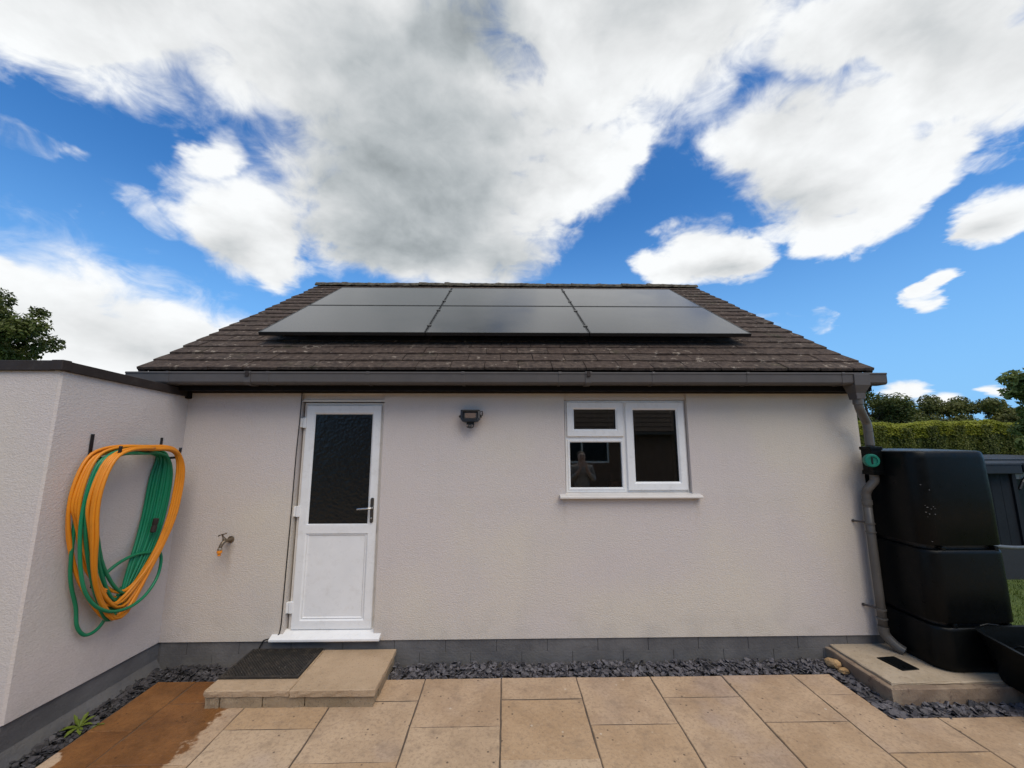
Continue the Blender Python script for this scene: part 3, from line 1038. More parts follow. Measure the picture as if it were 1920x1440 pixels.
def sash(x0, x1, z0, z1, w, name, proud=0.026):
    o = MB().frame(x0, x1, z0, z1, w, proud, 0.085, 0.010).build(name, M['upvc'], win)
    MB().box(x0 + w - 0.008, x1 - w + 0.008, 0.058, 0.064, z0 + w - 0.008, z1 - w + 0.008).build('pane', M['pane'], o)
    MB().frame(x0 + w - 0.0008, x1 - w + 0.0008, z0 + w - 0.0008, z1 - w + 0.0008, 0.004, 0.0405, 0.058, 0.001).build('gasket', M['sealant'], o)
    return o


sash(0.585, 1.128, 1.932, 2.264, 0.072, 'top_casement')
sash(1.148, 1.716, 1.436, 2.264, 0.078, 'side_casement')
MB().frame(0.592, 1.124, 1.440, 1.902, 0.022, 0.040, 0.085, 0.005).build('fixed_bead', M['upvc'], win)
MB().box(0.606, 1.110, 0.064, 0.070, 1.454, 1.888).build('pane', M['pane'], win)
sb = MB()
sb.along_x([(0.06, 1.384), (-0.055, 1.373), (-0.062, 1.377), (-0.062, 1.393), (-0.050, 1.398), (0.052, 1.418), (0.06, 1.418)], 0.500, 1.806)
sb.build('sill', M['upvc_old'], win, bevel=0.002)

# ------------------------------------------------------------------ roof
PT = R(33.7)
CP, SP = math.cos(PT), math.sin(PT)
EY, EZ = -0.180, 2.548


def rp(x, s, h=0.0):
    return Vector((x, EY + s * CP - h * SP, EZ + s * SP + h * CP))


RX0, RX1 = -3.315, 3.432
GA = 0.1875
NC = 20
SR = GA * NC + 0.035
roof = thing('roof', (0.05, 1.4, 3.6), None, None)
roof.parent = house
roof.location = Vector((0.05, 1.4, 3.6)) - WL[house]
tag(roof, 'pitched roof of weathered brown concrete tiles')
dk = MB()
q = [rp(RX0 + 0.05, 0.05, -0.05), rp(RX1 - 0.05, 0.05, -0.05), rp(RX1 - 0.05, SR, -0.05), rp(RX0 + 0.05, SR, -0.05)]
q2 = [v + Vector((0, 0, -0.05)) for v in q]
dk.add(q + q2, [(0, 1, 2, 3), (7, 6, 5, 4), (0, 4, 5, 1), (1, 5, 6, 2), (2, 6, 7, 3), (3, 7, 4, 0)])
dk.build('roof_deck', M['fascia'], roof)
yr = rp(0, SR).y
bk = MB()
for q in ([rp(RX0, SR, -0.02), rp(RX1, SR, -0.02)],):
    a, c = q
    e = Vector((0, 2 * (yr - EY), 0))
    lo0, lo1 = Vector((RX0, 2 * yr - EY, EZ)), Vector((RX1, 2 * yr - EY, EZ))
    bk.add([a, c, lo1, lo0, a + Vector((0, 0, -.06)), c + Vector((0, 0, -.06)), lo1 + Vector((0, 0, -.06)), lo0 + Vector((0, 0, -.06))],
           [(0, 1, 2, 3), (7, 6, 5, 4), (0, 4, 5, 1), (1, 5, 6, 2), (2, 6, 7, 3), (3, 7, 4, 0)])
bk.build('rear_slope', M['tile'], roof)

rt = random.Random(17)


def tile_mesh(w, seed):
    r4 = random.Random(seed)
    n = max(3, int(w / 0.045))
    L, T = 0.265, 0.025
    top0, bot0, top1, bot1 = [], [], [], []
    for i in range(n + 1):
        x = -w / 2 + w * i / n
        e = r4.uniform(-0.004, 0.004)
        dt = r4.uniform(-0.002, 0.0012)
        if i in (0, n):
            e += r4.uniform(0, 0.006)
        top0.append((x, e + 0.003, T + dt - 0.002))
        bot0.append((x, e - 0.001, 0.0 + r4.uniform(-0.001, 0.001)))
        top1.append((x, L, T))
        bot1.append((x, L, 0.0))
    mid = [(x, L * 0.35, T + r4.uniform(-0.0012, 0.0012)) for x, _, _ in top0]
    rings = [bot1, bot0, top0, mid, top1]
    vs = [p for r in rings for p in r]
    m_ = n + 1
    fs = []
    for k in range(5):
        a, c = k * m_, ((k + 1) % 5) * m_
        for i in range(n):
            fs.append((a + i, a + i + 1, c + i + 1, c + i))
    fs.append(tuple(k * m_ for k in range(5)))
    fs.append(tuple(k * m_ + n for k in range(4, -1, -1)))
    me = bpy.data.meshes.new('tile')
    me.from_pydata(vs, [], fs)
    bm = bmesh.new(); bm.from_mesh(me); bmesh.ops.recalc_face_normals(bm, faces=bm.faces); bm.to_mesh(me); bm.free()
    me.materials.append(M['tile'])
    return me


TW = 0.3125
full_tiles = [tile_mesh(TW - 0.006, 40 + k) for k in range(10)]
PX0, PX1, PS0, PS1 = -2.555, 2.605, 0.635, 2.915       # area under the solar panels
for c in range(NC):
    s = c * GA
    x = RX0 + rt.uniform(-0.018, 0.014)
    end = RX1 + rt.uniform(-0.014, 0.018)
    first = True
    while x < end - 0.03:
        w = TW
        if first and c % 2:
            w = TW * 0.5
        if x + w > end or end - (x + w) < 0.05:
            w = end - x
        cx = x + w / 2
        covered = (PX0 + 0.12 < cx - w / 2 and cx + w / 2 < PX1 - 0.12 and 0.80 < s < 3.05)
        if not covered:
            me = rt.choice(full_tiles) if abs(w - TW) < 1e-6 else tile_mesh(w - 0.006, 400 + c)
            tilt = PT - R(4.8) + rt.gauss(0, R(0.6))
            p = rp(cx, s, 0.0 + rt.uniform(-0.002, 0.002) - 0.014)
            place(me, 'tile', roof, p, (tilt, rt.gauss(0, R(0.25)), rt.gauss(0, R(0.35))))
        x += w
        first = False
# bedding under the verges
for xs in (RX0 + 0.035, RX1 - 0.035):
    v = MB()
    q = [rp(xs - 0.03, 0.0, -0.045), rp(xs + 0.03, 0.0, -0.045), rp(xs + 0.03, SR, -0.045), rp(xs - 0.03, SR, -0.045)]
    t_ = [a + Vector((0, -SP, CP)) * 0.03 for a in q]
    v.add(q + t_, [(3, 2, 1, 0), (4, 5, 6, 7), (0, 1, 5, 4), (1, 2, 6, 5), (2, 3, 7, 6), (3, 0, 4, 7)])
    v.build('verge_board', M['coping'], roof)


def ridge_mesh(w, seed):
    r4 = random.Random(seed)
    b = MB()
    rings = []
    nseg = 9
    for i in range(nseg):
        x = -w / 2 + w * i / (nseg - 1)
        ro = []
        for k in range(9):
            a = math.pi * (k / 8.0)
            rr = 0.115 + r4.uniform(-0.006, 0.006) + (0.006 if i in (0, 1) else 0)
            ro.append((x, -math.cos(a) * rr * 1.05, math.sin(a) * rr * 0.72 + r4.uniform(-0.004, 0.004)))
        inner = [(x, y * 0.84, z * 0.82 - 0.005) for _, y, z in reversed(ro)]
        rings.append(ro + inner)
    b.rings(rings)
    me = bpy.data.meshes.new('ridge_tile')
    me.from_pydata(b.v, [], b.f)
    bm = bmesh.new(); bm.from_mesh(me); bmesh.ops.recalc_face_normals(bm, faces=bm.faces); bm.to_mesh(me); bm.free()
    me.materials.append(M['ridge'])
    return me


rms = [ridge_mesh(0.452, 70 + k) for k in range(4)]
zr_ = rp(0, SR).z - 0.045
for k in range(15):
    x = RX0 - 0.01 + 0.225 + k * 0.4505
    place(rms[k % 4], 'ridge_tile', roof, (x, yr, zr_ + rt.uniform(-0.005, 0.006)), (rt.gauss(0, R(1.2)), rt.gauss(0, R(0.6)), rt.gauss(0, R(0.5))))

# ------------------------------------------------------------------ eaves: fascia, soffit, gutter
MB().box(-3.30, 3.41, -0.150, -0.128, ZT - 0.004, 2.512).build('fascia_board', M['fascia'], house)
MB().box(-3.30, 3.41, -0.128, 0.012, ZT + 0.001, ZT + 0.012).build('soffit', M['fascia'], house)
MB().box(XL, XR - 0.002, -0.016, -0.001, ZT - 0.012, ZT).build('soffit_trim', M['coping'], house)
GX0, GX1 = -3.305, 3.438
GF, GB, GZ0, GZ1 = -0.278, -0.160, 2.392, 2.498
prof = [(GF, GZ1), (GF - 0.005, GZ1 - 0.004), (GF - 0.005, GZ1 - 0.014), (GF, GZ1 - 0.017), (GF + 0.002, GZ0 + 0.018), (GF + 0.012, GZ0 + 0.004), (GF + 0.022, GZ0),
        (GB - 0.01, GZ0), (GB, GZ0 + 0.01), (GB, GZ1), (GB - 0.003, GZ1), (GB - 0.003, GZ0 + 0.012), (GB - 0.012, GZ0 + 0.003), (GF + 0.024, GZ0 + 0.003), (GF + 0.015, GZ0 + 0.007), (GF + 0.005, GZ0 + 0.02), (GF + 0.003, GZ1)]
g = MB()
g.along_x(prof, GX0, GX1, caps=False)
gutter = g.build('gutter', M['gutter'], house)
for x in (GX0, GX1):
    MB().along_x(prof[:10], x - 0.003, x + 0.003).build('stop_end', M['gutter'], gutter)
clip_prof = [(GF - 0.0065, GZ1 + 0.003), (GF - 0.0085, GZ1 - 0.004), (GF - 0.0085, GZ1 - 0.018), (GF - 0.003, GZ1 - 0.021), (GF - 0.001, GZ0 + 0.016), (GF + 0.010, GZ0 + 0.001), (GF + 0.022, GZ0 - 0.004),
             (GB - 0.008, GZ0 - 0.004), (GB + 0.004, GZ0 - 0.004), (GB + 0.004, GZ0 + 0.004), (GF + 0.022, GZ0 + 0.0005), (GF + 0.013, GZ0 + 0.006), (GF + 0.0035, GZ0 + 0.019), (GF + 0.001, GZ1 - 0.002), (GF + 0.012, GZ1 + 0.003)]
for x in (-2.945, -2.083, -1.209, -0.373, 0.488, 1.324, 2.177, 3.042):
    k = MB().along_x(clip_prof, x - 0.013, x + 0.013)
    k.box(x - 0.010, x + 0.010, GB + 0.0, -0.151, GZ0 + 0.002, GZ0 + 0.05)
    k.build('bracket', M['gutter'], gutter)
    MB().lathe((x, GF - 0.007, GZ1 - 0.004), (0, -1, 0.4), [(0, 0.0035), (0.002, 0.003)], 8).build('screw', M['plate'], gutter)
for x in (-2.255, 0.741):
    MB().along_x([(y - 0.003 if y < -0.25 else y, z - 0.003 if z < 2.45 else z + 0.002) for y, z in clip_prof], x - 0.028, x + 0.028).build('union', M['gutter'], gutter)
    MB().box(x - 0.016, x + 0.016, GF - 0.016, GF - 0.006, GZ1 - 0.042, GZ1 + 0.004).build('union_clip', M['coping'], gutter, bevel=0.002)
# running outlet: tapers from the gutter down to the pipe
PXT = 3.205
out = MB()
def rect(xa, xb, ya, yb, z):
    return [(xa, ya, z), (xb, ya, z), (xb, yb, z), (xa, yb, z)]
out.rings([rect(PXT - 0.072, PXT + 0.072, GF - 0.010, GB + 0.004, GZ1 - 0.012), rect(PXT - 0.072, PXT + 0.072, GF - 0.009, GB + 0.004, GZ0 - 0.006),
           rect(PXT - 0.045, PXT + 0.042, GF + 0.022, GB - 0.005, GZ0 - 0.075), rect(PXT - 0.041, PXT + 0.039, GF + 0.022, GB - 0.012, GZ0 - 0.130)])
out.build('outlet', M['gutter'], gutter, bevel=0.004, seg=2)

# ------------------------------------------------------------------ downpipe
dp = thing('downpipe', (3.31, -0.09, 0.1), None, None)
dp.parent = house
dp.location = Vector((3.31, -0.09, 0.1)) - WL[house]
tag(dp, 'grey plastic downpipe with a dark diverter and round green knob')
PR = 0.034
yp = -0.215
path = catmull([(PXT, yp, 2.30), (PXT, yp, 2.225), (PXT + 0.012, yp + 0.006, 2.180), (PXT + 0.070, yp + 0.045, 2.115), (PXT + 0.120, yp + 0.075, 2.060), (PXT + 0.130, yp + 0.078, 2.0), (PXT + 0.130, yp + 0.078, 1.84)], 7)
MB().tube(path, PR, 20).build('swan_neck', M['pipe'], dp, smooth=True)
X2, Y2 = PXT + 0.130, yp + 0.078
def collar(c, axis, h, r=PR + 0.006, name='collar', m='pipe'):
    MB().lathe(c, axis, [(0, PR + 0.001), (0.002, r), (h - 0.002, r), (h, PR + 0.001)], 20).build(name, M[m], dp, auto=0.6)
collar((PXT, yp, 2.215), (0, 0, 1), 0.062)
collar((X2, Y2, 1.975), (0, 0, 1), 0.004, PR + 0.003)
div = MB()
div.box(X2 - 0.050, X2 + 0.050, Y2 - 0.052, Y2 + 0.05, 1.60, 1.825)
div.box(X2 - 0.058, X2 + 0.058, Y2 - 0.058, Y2 + 0.055, 1.808, 1.838)
div.box(X2 - 0.058, X2 + 0.058, Y2 - 0.058, Y2 + 0.055, 1.588, 1.625)
div.box(X2 + 0.045, X2 + 0.090, Y2 - 0.030, Y2 + 0.03, 1.690, 1.760)
div.build('diverter', M['blackplastic'], dp, bevel=0.006, seg=2)
KX, KY, KZ = X2 - 0.066, Y2 - 0.048, 1.716
kn = MB().lathe((KX, KY, KZ), (-0.30, -1, 0.0), [(-0.02, 0.048), (0.0, 0.055), (0.006, 0.058), (0.034, 0.058), (0.042, 0.053), (0.043, 0.038), (0.036, 0.036), (0.034, 0.001)], 28).build('knob', M['knob'], dp, auto=0.5)
kd = Vector((-0.30, -1, 0)).normalized()
c_ = Vector((KX, KY, KZ)) + kd * 0.0345
MB().box(c_.x - 0.007, c_.x + 0.007, c_.y - 0.005, c_.y + 0.004, c_.z - 0.030, c_.z + 0.030).build('knob_grip', M['black'], kn, bevel=0.003)
Y3 = -0.085
X3 = 3.285
path = catmull([(X2, Y2, 1.60), (X2, Y2, 1.555), (X2 - 0.006, Y2 + 0.004, 1.525), (X2 - 0.040, Y2 + 0.025, 1.470), (X3 + 0.002, Y3 - 0.004, 1.425), (X3, Y3, 1.37), (X3, Y3, 1.30)], 7)
MB().tube(path, PR, 20).build('offset_bend', M['pipe'], dp, smooth=True)
MB().tube([(X3, Y3, 1.36), (X3, Y3, 1.0), (X3, Y3, 0.6), (X3, Y3, 0.24)], PR - 0.0012, 20).build('pipe', M['pipe'], dp, smooth=True)
collar((X3, Y3, 1.318), (0, 0, 1), 0.045)
for z in (1.165, 0.445):
    collar((X3, Y3, z - 0.018), (0, 0, 1), 0.016, PR + 0.005, 'pipe_clip')
    collar((X3, Y3, z - 0.090), (0, 0, 1), 0.012, PR + 0.005, 'pipe_clip')
    s_ = MB()
    s_.tube([(X3 - 0.028, Y3 + 0.012, z), (X3 - 0.080, -0.010, z)], 0.008, 8)
    s_.lathe((X3 - 0.080, -0.001, z), (0, -1, 0), [(0, 0.012), (0.010, 0.012), (0.012, 0.006)], 10)
    s_.build('standoff', M['plate'], dp, auto=0.6)
path = catmull([(X3, Y3, 0.30), (X3, Y3, 0.25), (X3 + 0.012, Y3 - 0.012, 0.215), (X3 + 0.045, Y3 - 0.05, 0.165), (X3 + 0.075, Y3 - 0.085, 0.140)], 6)
MB().tube(path, PR + 0.004, 20, cap=False).build('shoe', M['pipe'], dp, smooth=True)
MB().tube([path[-1] + Vector((-0.004, 0.004, 0.004)), path[-1] + Vector((-0.001, 0.002, 0.0015))], PR, 18).build('pipe_mouth', M['black'], dp)

# ================================================================== flat-roofed building on the left
flat = thing('flat_roofed_building', (-4.5, -0.5, 0), 'cream rendered flat-roofed building with dark fascia at the left edge', 'building')
AX, AY = -2.962, -1.062
w = MB()
zb0, zb1 = 0.190, 0.232


def uneven_wall(b, p0, p1, zlo0, zlo1, zhi0, zhi1, nrm, k=8, kz=14):
    r5 = random.Random(int(p0[0] * 50) + 9)
    base = len(b.v)
    for j in range(kz + 1):
        for i in range(k + 1):
            t_ = i / k
            x = p0[0] + (p1[0] - p0[0]) * t_
            y = p0[1] + (p1[1] - p0[1]) * t_
            zl = zlo0 + (zlo1 - zlo0) * t_
            zh = zhi0 + (zhi1 - zhi0) * t_
            z = zl + (zh - zl) * j / kz
            d = 0 if i in (0, k) else 0.003 * math.sin(x * 3 + y * 4 + z * 2.2) + r5.uniform(-0.0008, 0.0008)
            b.v.append((x + nrm[0] * d, y + nrm[1] * d, z))
    for j in range(kz):
        for i in range(k):
            a = base + j * (k + 1) + i
            b.f.append((a, a + 1, a + k + 2, a + k + 1))


uneven_wall(w, (AX, AY + 0.012), (AX, 0.012), zb1, zb0, 2.40, 2.335, (1, 0))
uneven_wall(w, (AX - 0.012, AY), (-7.0, AY), zb1, zb1, 2.40, 2.40, (0, -1), 16)
w.add([(AX, AY + 0.012, zb1), (AX, AY + 0.012, 2.40), (AX - 0.012, AY, 2.40), (AX - 0.012, AY, zb1)], [(0, 1, 2, 3)])
w.add([(AX, AY + 0.012, zb1), (AX, 0.012, zb0), (AX - 0.03, 0.012, zb0), (AX - 0.03, AY + 0.03, zb1)], [(0, 1, 2, 3)])
w.build('wall', M['stucco'], flat)
pl = MB()
pl.add([(AX - 0.013, AY + 0.013, -0.09), (AX - 0.013, 0.03, -0.09), (AX - 0.013, 0.03, 0.20), (AX - 0.013, AY + 0.013, 0.24)], [(0, 1, 2, 3)])
pl.add([(AX - 0.013, AY + 0.013, -0.09), (-7.0, AY + 0.013, -0.09), (-7.0, AY + 0.013, 0.24), (AX - 0.013, AY + 0.013, 0.24)], [(0, 1, 2, 3)])
# sloping cement fillet at the foot
pl.add([(AX - 0.012, AY - 0.05, 0.075), (AX - 0.012, 0.012, 0.055), (AX + 0.035, 0.012, -0.03), (AX + 0.035, AY - 0.05, -0.03)], [(0, 1, 2, 3)])
pl.build('plinth', M['plinth'], flat)
FZ0, FZ1 = 2.428, 2.372          # the roof edge falls towards the outbuilding
fb = MB()
xo = AX + 0.022
def strip(b, p, q, zt0, zt1, hgt, thk):
    p, q = Vector(p), Vector(q)
    d = (q - p).normalized()
    n_ = Vector((d.y, -d.x, 0)) * thk
    vs = [Vector((p.x, p.y, zt0 - hgt)), Vector((q.x, q.y, zt1 - hgt)), Vector((q.x, q.y, zt1)), Vector((p.x, p.y, zt0))]
    vs += [v - n_ for v in vs]
    b.add(vs, [(0, 1, 2, 3), (7, 6, 5, 4), (0, 4, 5, 1), (1, 5, 6, 2), (2, 6, 7, 3), (3, 7, 4, 0)])
strip(fb, (xo, AY - 0.022, 0), (xo, -0.045, 0), FZ0, FZ1, 0.068, 0.03)
fb.build('fascia_board', M['coping'], flat, bevel=0.003)
fb = MB()
strip(fb, (-7.0, AY - 0.022, 0), (xo - 0.065, AY - 0.022, 0), FZ0, FZ0, 0.068, 0.03)
fb.build('fascia_board', M['coping'], flat, bevel=0.003)
fb = MB()
fb.box(xo - 0.072, xo + 0.004, AY - 0.027, AY + 0.03, FZ0 - 0.066, FZ0 + 0.003)
fb.build('corner_cap', M['coping'], flat, bevel=0.003)
MB().box(xo - 0.03, xo + 0.012, -0.046, -0.003, FZ1 - 0.085, FZ1 + 0.001).build('end_cap', M['fascia'], flat, bevel=0.003)
us = MB()
us.add([(AX - 0.02, AY - 0.02, FZ0 - 0.058), (xo - 0.028, AY - 0.02, FZ0 - 0.058), (xo - 0.028, -0.01, FZ1 - 0.058), (AX - 0.02, -0.01, FZ1 - 0.058)], [(0, 1, 2, 3)])
us.add([(-7, AY + 0.02, FZ0 - 0.058), (xo, AY + 0.02, FZ0 - 0.058), (xo, AY - 0.0, FZ0 - 0.058), (-7, AY - 0.0, FZ0 - 0.058)], [(0, 1, 2, 3)])
us.build('fascia_soffit', M['fascia'], flat)
MB().add([(-7, AY, 2.40), (xo - 0.02, AY, 2.40), (xo - 0.02, -0.05, 2.35), (-7, -0.05, 2.35)], [(0, 1, 2, 3)]).build('roof', M['soil'], flat)

# ================================================================== solar panels
rows_n = ('lower', 'upper')
cols_n = ('left', 'middle', 'right')
PW, PH = 1.713, 1.132
for r_i in range(2):
    for c_i in range(3):
        s0 = 0.628 + r_i * (PH + 0.018)
        x0 = -2.552 + c_i * (PW + 0.009)
        sp = thing('solar_panel', rp(x0 + PW / 2, s0, 0.14), '%s-row black solar panel, the %s one of three on the tiled roof' % (rows_n[r_i], cols_n[c_i]), 'solar panel', 'solar panels on the roof')
        fr_ = MB()
        lo, hi = 0.105, 0.140
        W = 0.012
        def bar(xa, xb, sa, sb):
            q = [rp(xa, sa, lo), rp(xb, sa, lo), rp(xb, sb, lo), rp(xa, sb, lo), rp(xa, sa, hi), rp(xb, sa, hi), rp(xb, sb, hi), rp(xa, sb, hi)]
            fr_.add(q, [(0, 3, 2, 1), (4, 5, 6, 7), (0, 1, 5, 4), (1, 2, 6, 5), (2, 3, 7, 6), (3, 0, 4, 7)])
        bar(x0, x0 + PW, s0, s0 + W)
        bar(x0, x0 + PW, s0 + PH - W, s0 + PH)
        bar(x0, x0 + W, s0 + W, s0 + PH - W)
        bar(x0 + PW - W, x0 + PW, s0 + W, s0 + PH - W)
        fr_.build('frame', M['black'], sp)
        gl = bpy.data.meshes.new('glass')
        hw, hh = (PW - 2 * W) / 2, (PH - 2 * W) / 2
        gl.from_pydata([(-hw, -hh, 0), (hw, -hh, 0), (hw, hh, 0), (-hw, hh, 0), (-hw, -hh, -0.006), (hw, -hh, -0.006), (hw, hh, -0.006), (-hw, hh, -0.006)], [], [(0, 1, 2, 3), (7, 6, 5, 4), (0, 4, 5, 1), (1, 5, 6, 2), (2, 6, 7, 3), (3, 7, 4, 0)])
        gl.materials.append(M['panel'])
        place(gl, 'glass', sp, rp(x0 + PW / 2, s0 + PH / 2, 0.138), (PT, 0, 0))
    # clamps that hold neighbouring panels
        if c_i < 2:
            for t_ in (0.22, 0.80):
                cx, cs = x0 + PW + 0.0045, s0 + PH * t_
                cl = MB()
                q = [rp(cx - 0.022, cs - 0.02, 0.1405), rp(cx + 0.022, cs - 0.02, 0.1405), rp(cx + 0.022, cs + 0.02, 0.1405), rp(cx - 0.022, cs + 0.02, 0.1405)]
                q += [v + Vector((0, -SP, CP)) * 0.006 for v in q]
                cl.add(q, [(0, 3, 2, 1), (4, 5, 6, 7), (0, 1, 5, 4), (1, 2, 6, 5), (2, 3, 7, 6), (3, 0, 4, 7)])
                cl.build('clamp', M['plate'], sp)
rails = thing('panel_rail_frame', rp(0, 1.7, 0.05), 'dark mounting rails under the solar panels', 'mounting frame')
for s in (0.90, 1.50, 2.05, 2.65):
    b = MB()
    q = [rp(PX0 + 0.02, s, 0.02), rp(PX1 - 0.02, s, 0.02), rp(PX1 - 0.02, s + 0.04, 0.02), rp(PX0 + 0.02, s + 0.04, 0.02)]
    q += [v + Vector((0, -SP, CP)) * 0.084 for v in q]
    b.add(q, [(0, 3, 2, 1), (4, 5, 6, 7), (0, 1, 5, 4), (1, 2, 6, 5), (2, 3, 7, 6), (3, 0, 4, 7)])
    b.build('rail', M['black'], rails)
# wire bird guard along the lower edge and up the sides
guard = thing('bird_guard', rp(0, 0.66, 0.02), 'black wire mesh skirt below the solar panels', 'bird guard')
ms = MB()
def wire(a, c, r=0.0011):
    d = (c - a).normalized()
    u_ = d.cross(Vector((0.3, 0.2, 0.9))).normalized() * r
    v_ = d.cross(u_).normalized() * r
    ms.rings([[a + u_, a - u_ * 0.5 + v_ * 0.87, a - u_ * 0.5 - v_ * 0.87], [c + u_, c - u_ * 0.5 + v_ * 0.87, c - u_ * 0.5 - v_ * 0.87]], cap=False)
x = PX0 + 0.27
while x < PX1 - 0.01:
    wire(rp(x, 0.665, 0.105), rp(x, 0.585, 0.022))
    x += 0.0125
for f in (0.1, 0.35, 0.6, 0.85):
    wire(rp(PX0 + 0.27, 0.665 - 0.08 * f, 0.105 - 0.083 * f), rp(PX1 - 0.01, 0.665 - 0.08 * f, 0.105 - 0.083 * f))
tag(ms.build('wire_mesh', M['steelmesh'], guard), kind='stuff')

# ================================================================== floodlight
LX, LY, LZ = -0.320, -0.075, 2.125
fl = thing('floodlight', (LX, -0.01, LZ - 0.07), 'small black floodlight with a sensor on the wall between door and window', 'floodlight')
def tilt(p, a=R(14)):
    x, y, z = p
    return (LX + x, LY + y * math.cos(a) + z * math.sin(a), LZ - y * math.sin(a) + z * math.cos(a))
outl = [(-0.090, 0.052), (0.090, 0.052), (0.090, -0.030), (0.072, -0.055), (0.050, -0.062), (-0.050, -0.062), (-0.072, -0.055), (-0.090, -0.030)]
inn = [(-0.070, 0.034), (0.070, 0.034), (0.070, -0.024), (0.060, -0.036), (0.046, -0.038), (-0.046, -0.038), (-0.060, -0.036), (-0.070, -0.024)]
hb = MB()
hb.rings([[tilt((x * 0.8, 0.040, z * 0.8)) for x, z in outl], [tilt((x, 0.012, z)) for x, z in outl], [tilt((x, -0.018, z)) for x, z in outl], [tilt((x, -0.022, z)) for x, z in inn], [tilt((x * 0.86, -0.006, z * 0.82)) for x, z in inn]])
hb.build('housing', M['black'], fl)
gl_ = MB()
gl_.rings([[tilt((x * 0.72, -0.0075, z * 0.68)) for x, z in inn], [tilt((x * 0.70, -0.0095, z * 0.66)) for x, z in inn]])
gl_.build('lens', M['led'], fl)
br = MB()
br.tube([(LX - 0.098, LY + 0.004, LZ - 0.008), (LX - 0.098, LY + 0.05, LZ + 0.004), (LX - 0.05, -0.008, LZ + 0.008), (LX + 0.05, -0.008, LZ + 0.008), (LX + 0.098, LY + 0.05, LZ + 0.004), (LX + 0.098, LY + 0.004, LZ - 0.008)], 0.006, 8)
br.build('mounting_bracket', M['black'], fl)
for sx in (-1, 1):
    MB().lathe((LX + sx * 0.090, LY + 0.004, LZ - 0.008), (sx, 0, 0), [(0, 0.011), (0.014, 0.010), (0.015, 0.004)], 12).build('bolt', M['black'], fl)
se = MB()
se.box(LX - 0.034, LX + 0.034, LY - 0.005, LY + 0.035, LZ - 0.082, LZ - 0.058)
se.tube(catmull([(LX + 0.026, LY, LZ - 0.075), (LX + 0.030, LY - 0.003, LZ - 0.098), (LX + 0.012, LY - 0.006, LZ - 0.112), (LX - 0.012, LY - 0.006, LZ - 0.110), (LX - 0.032, LY - 0.004, LZ - 0.101)], 5), 0.005, 8)
se.build('sensor_mount', M['black'], fl)
MB().lathe((LX - 0.004, LY - 0.004, LZ - 0.100), (0, -0.6, -1), [(-0.020, 0.004), (-0.016, 0.015), (0.0, 0.017), (0.010, 0.012), (0.014, 0.003)], 14).build('sensor_eye', plain('smoked_sensor_dome', (0.045, 0.043, 0.042), 0.35), fl, smooth=True)
cb = MB().tube(catmull([(LX + 0.085, LY + 0.03, LZ + 0.03), (LX + 0.105, LY + 0.03, LZ + 0.045), (LX + 0.108, -0.008, LZ + 0.03), (LX + 0.106, -0.004, LZ + 0.005)], 5), 0.0035, 8)
cb.build('cable', M['black'], fl)

# ================================================================== tap
TX, TZ = -2.440, 1.030
tap = thing('garden_tap', (TX, -0.005, TZ), 'weathered brass garden tap with an orange hose connector on the wall', 'tap')
MB().lathe((TX, -0.001, TZ), (0, -1, 0), [(0, 0.030), (0.005, 0.029), (0.008, 0.016), (0.040, 0.013)], 18).build('wall_plate', M['brass'], tap, auto=0.7)
t_ = MB()
t_.tube(catmull([(TX, -0.03, TZ), (TX - 0.004, -0.055, TZ + 0.002), (TX - 0.012, -0.075, TZ - 0.006), (TX - 0.020, -0.090, TZ - 0.030), (TX - 0.024, -0.095, TZ - 0.050)], 5), [0.013] * 8 + [0.015] * 6 + [0.014] * 7, 12)
t_.build('spout', M['brass'], tap, smooth=True)
t_ = MB()
t_.lathe((TX - 0.010, -0.066, TZ + 0.005), (-0.25, -0.35, 1), [(-0.005, 0.013), (0.012, 0.016), (0.020, 0.012), (0.034, 0.007), (0.056, 0.006)], 12)
t_.build('spindle', M['brass'], tap, auto=0.7)
sp_ = Vector((TX - 0.010, -0.066, TZ + 0.005)) + Vector((-0.25, -0.35, 1)).normalized() * 0.058
MB().tube([sp_ + Vector((-0.038, 0.010, -0.012)), sp_ + Vector((-0.015, 0.003, -0.003)), sp_, sp_ + Vector((0.018, -0.004, 0.005)), sp_ + Vector((0.042, -0.010, 0.013))], [0.006, 0.0042, 0.007, 0.0042, 0.006], 8).build('crosshead', M['brass'], tap, smooth=True)
MB().lathe((TX - 0.024, -0.095, TZ - 0.048), (-0.03, 0, -1), [(0, 0.014), (0.004, 0.019), (0.018, 0.019), (0.021, 0.014)], 12).build('nut', M['steel'], tap, auto=0.5)
MB().lathe((TX - 0.025, -0.095, TZ - 0.068), (-0.03, 0, -1), [(0, 0.012), (0.003, 0.020), (0.022, 0.021), (0.026, 0.013), (0.040, 0.012), (0.044, 0.014), (0.048, 0.009)], 14).build('hose_connector', M['orangeplastic'], tap, auto=0.5)

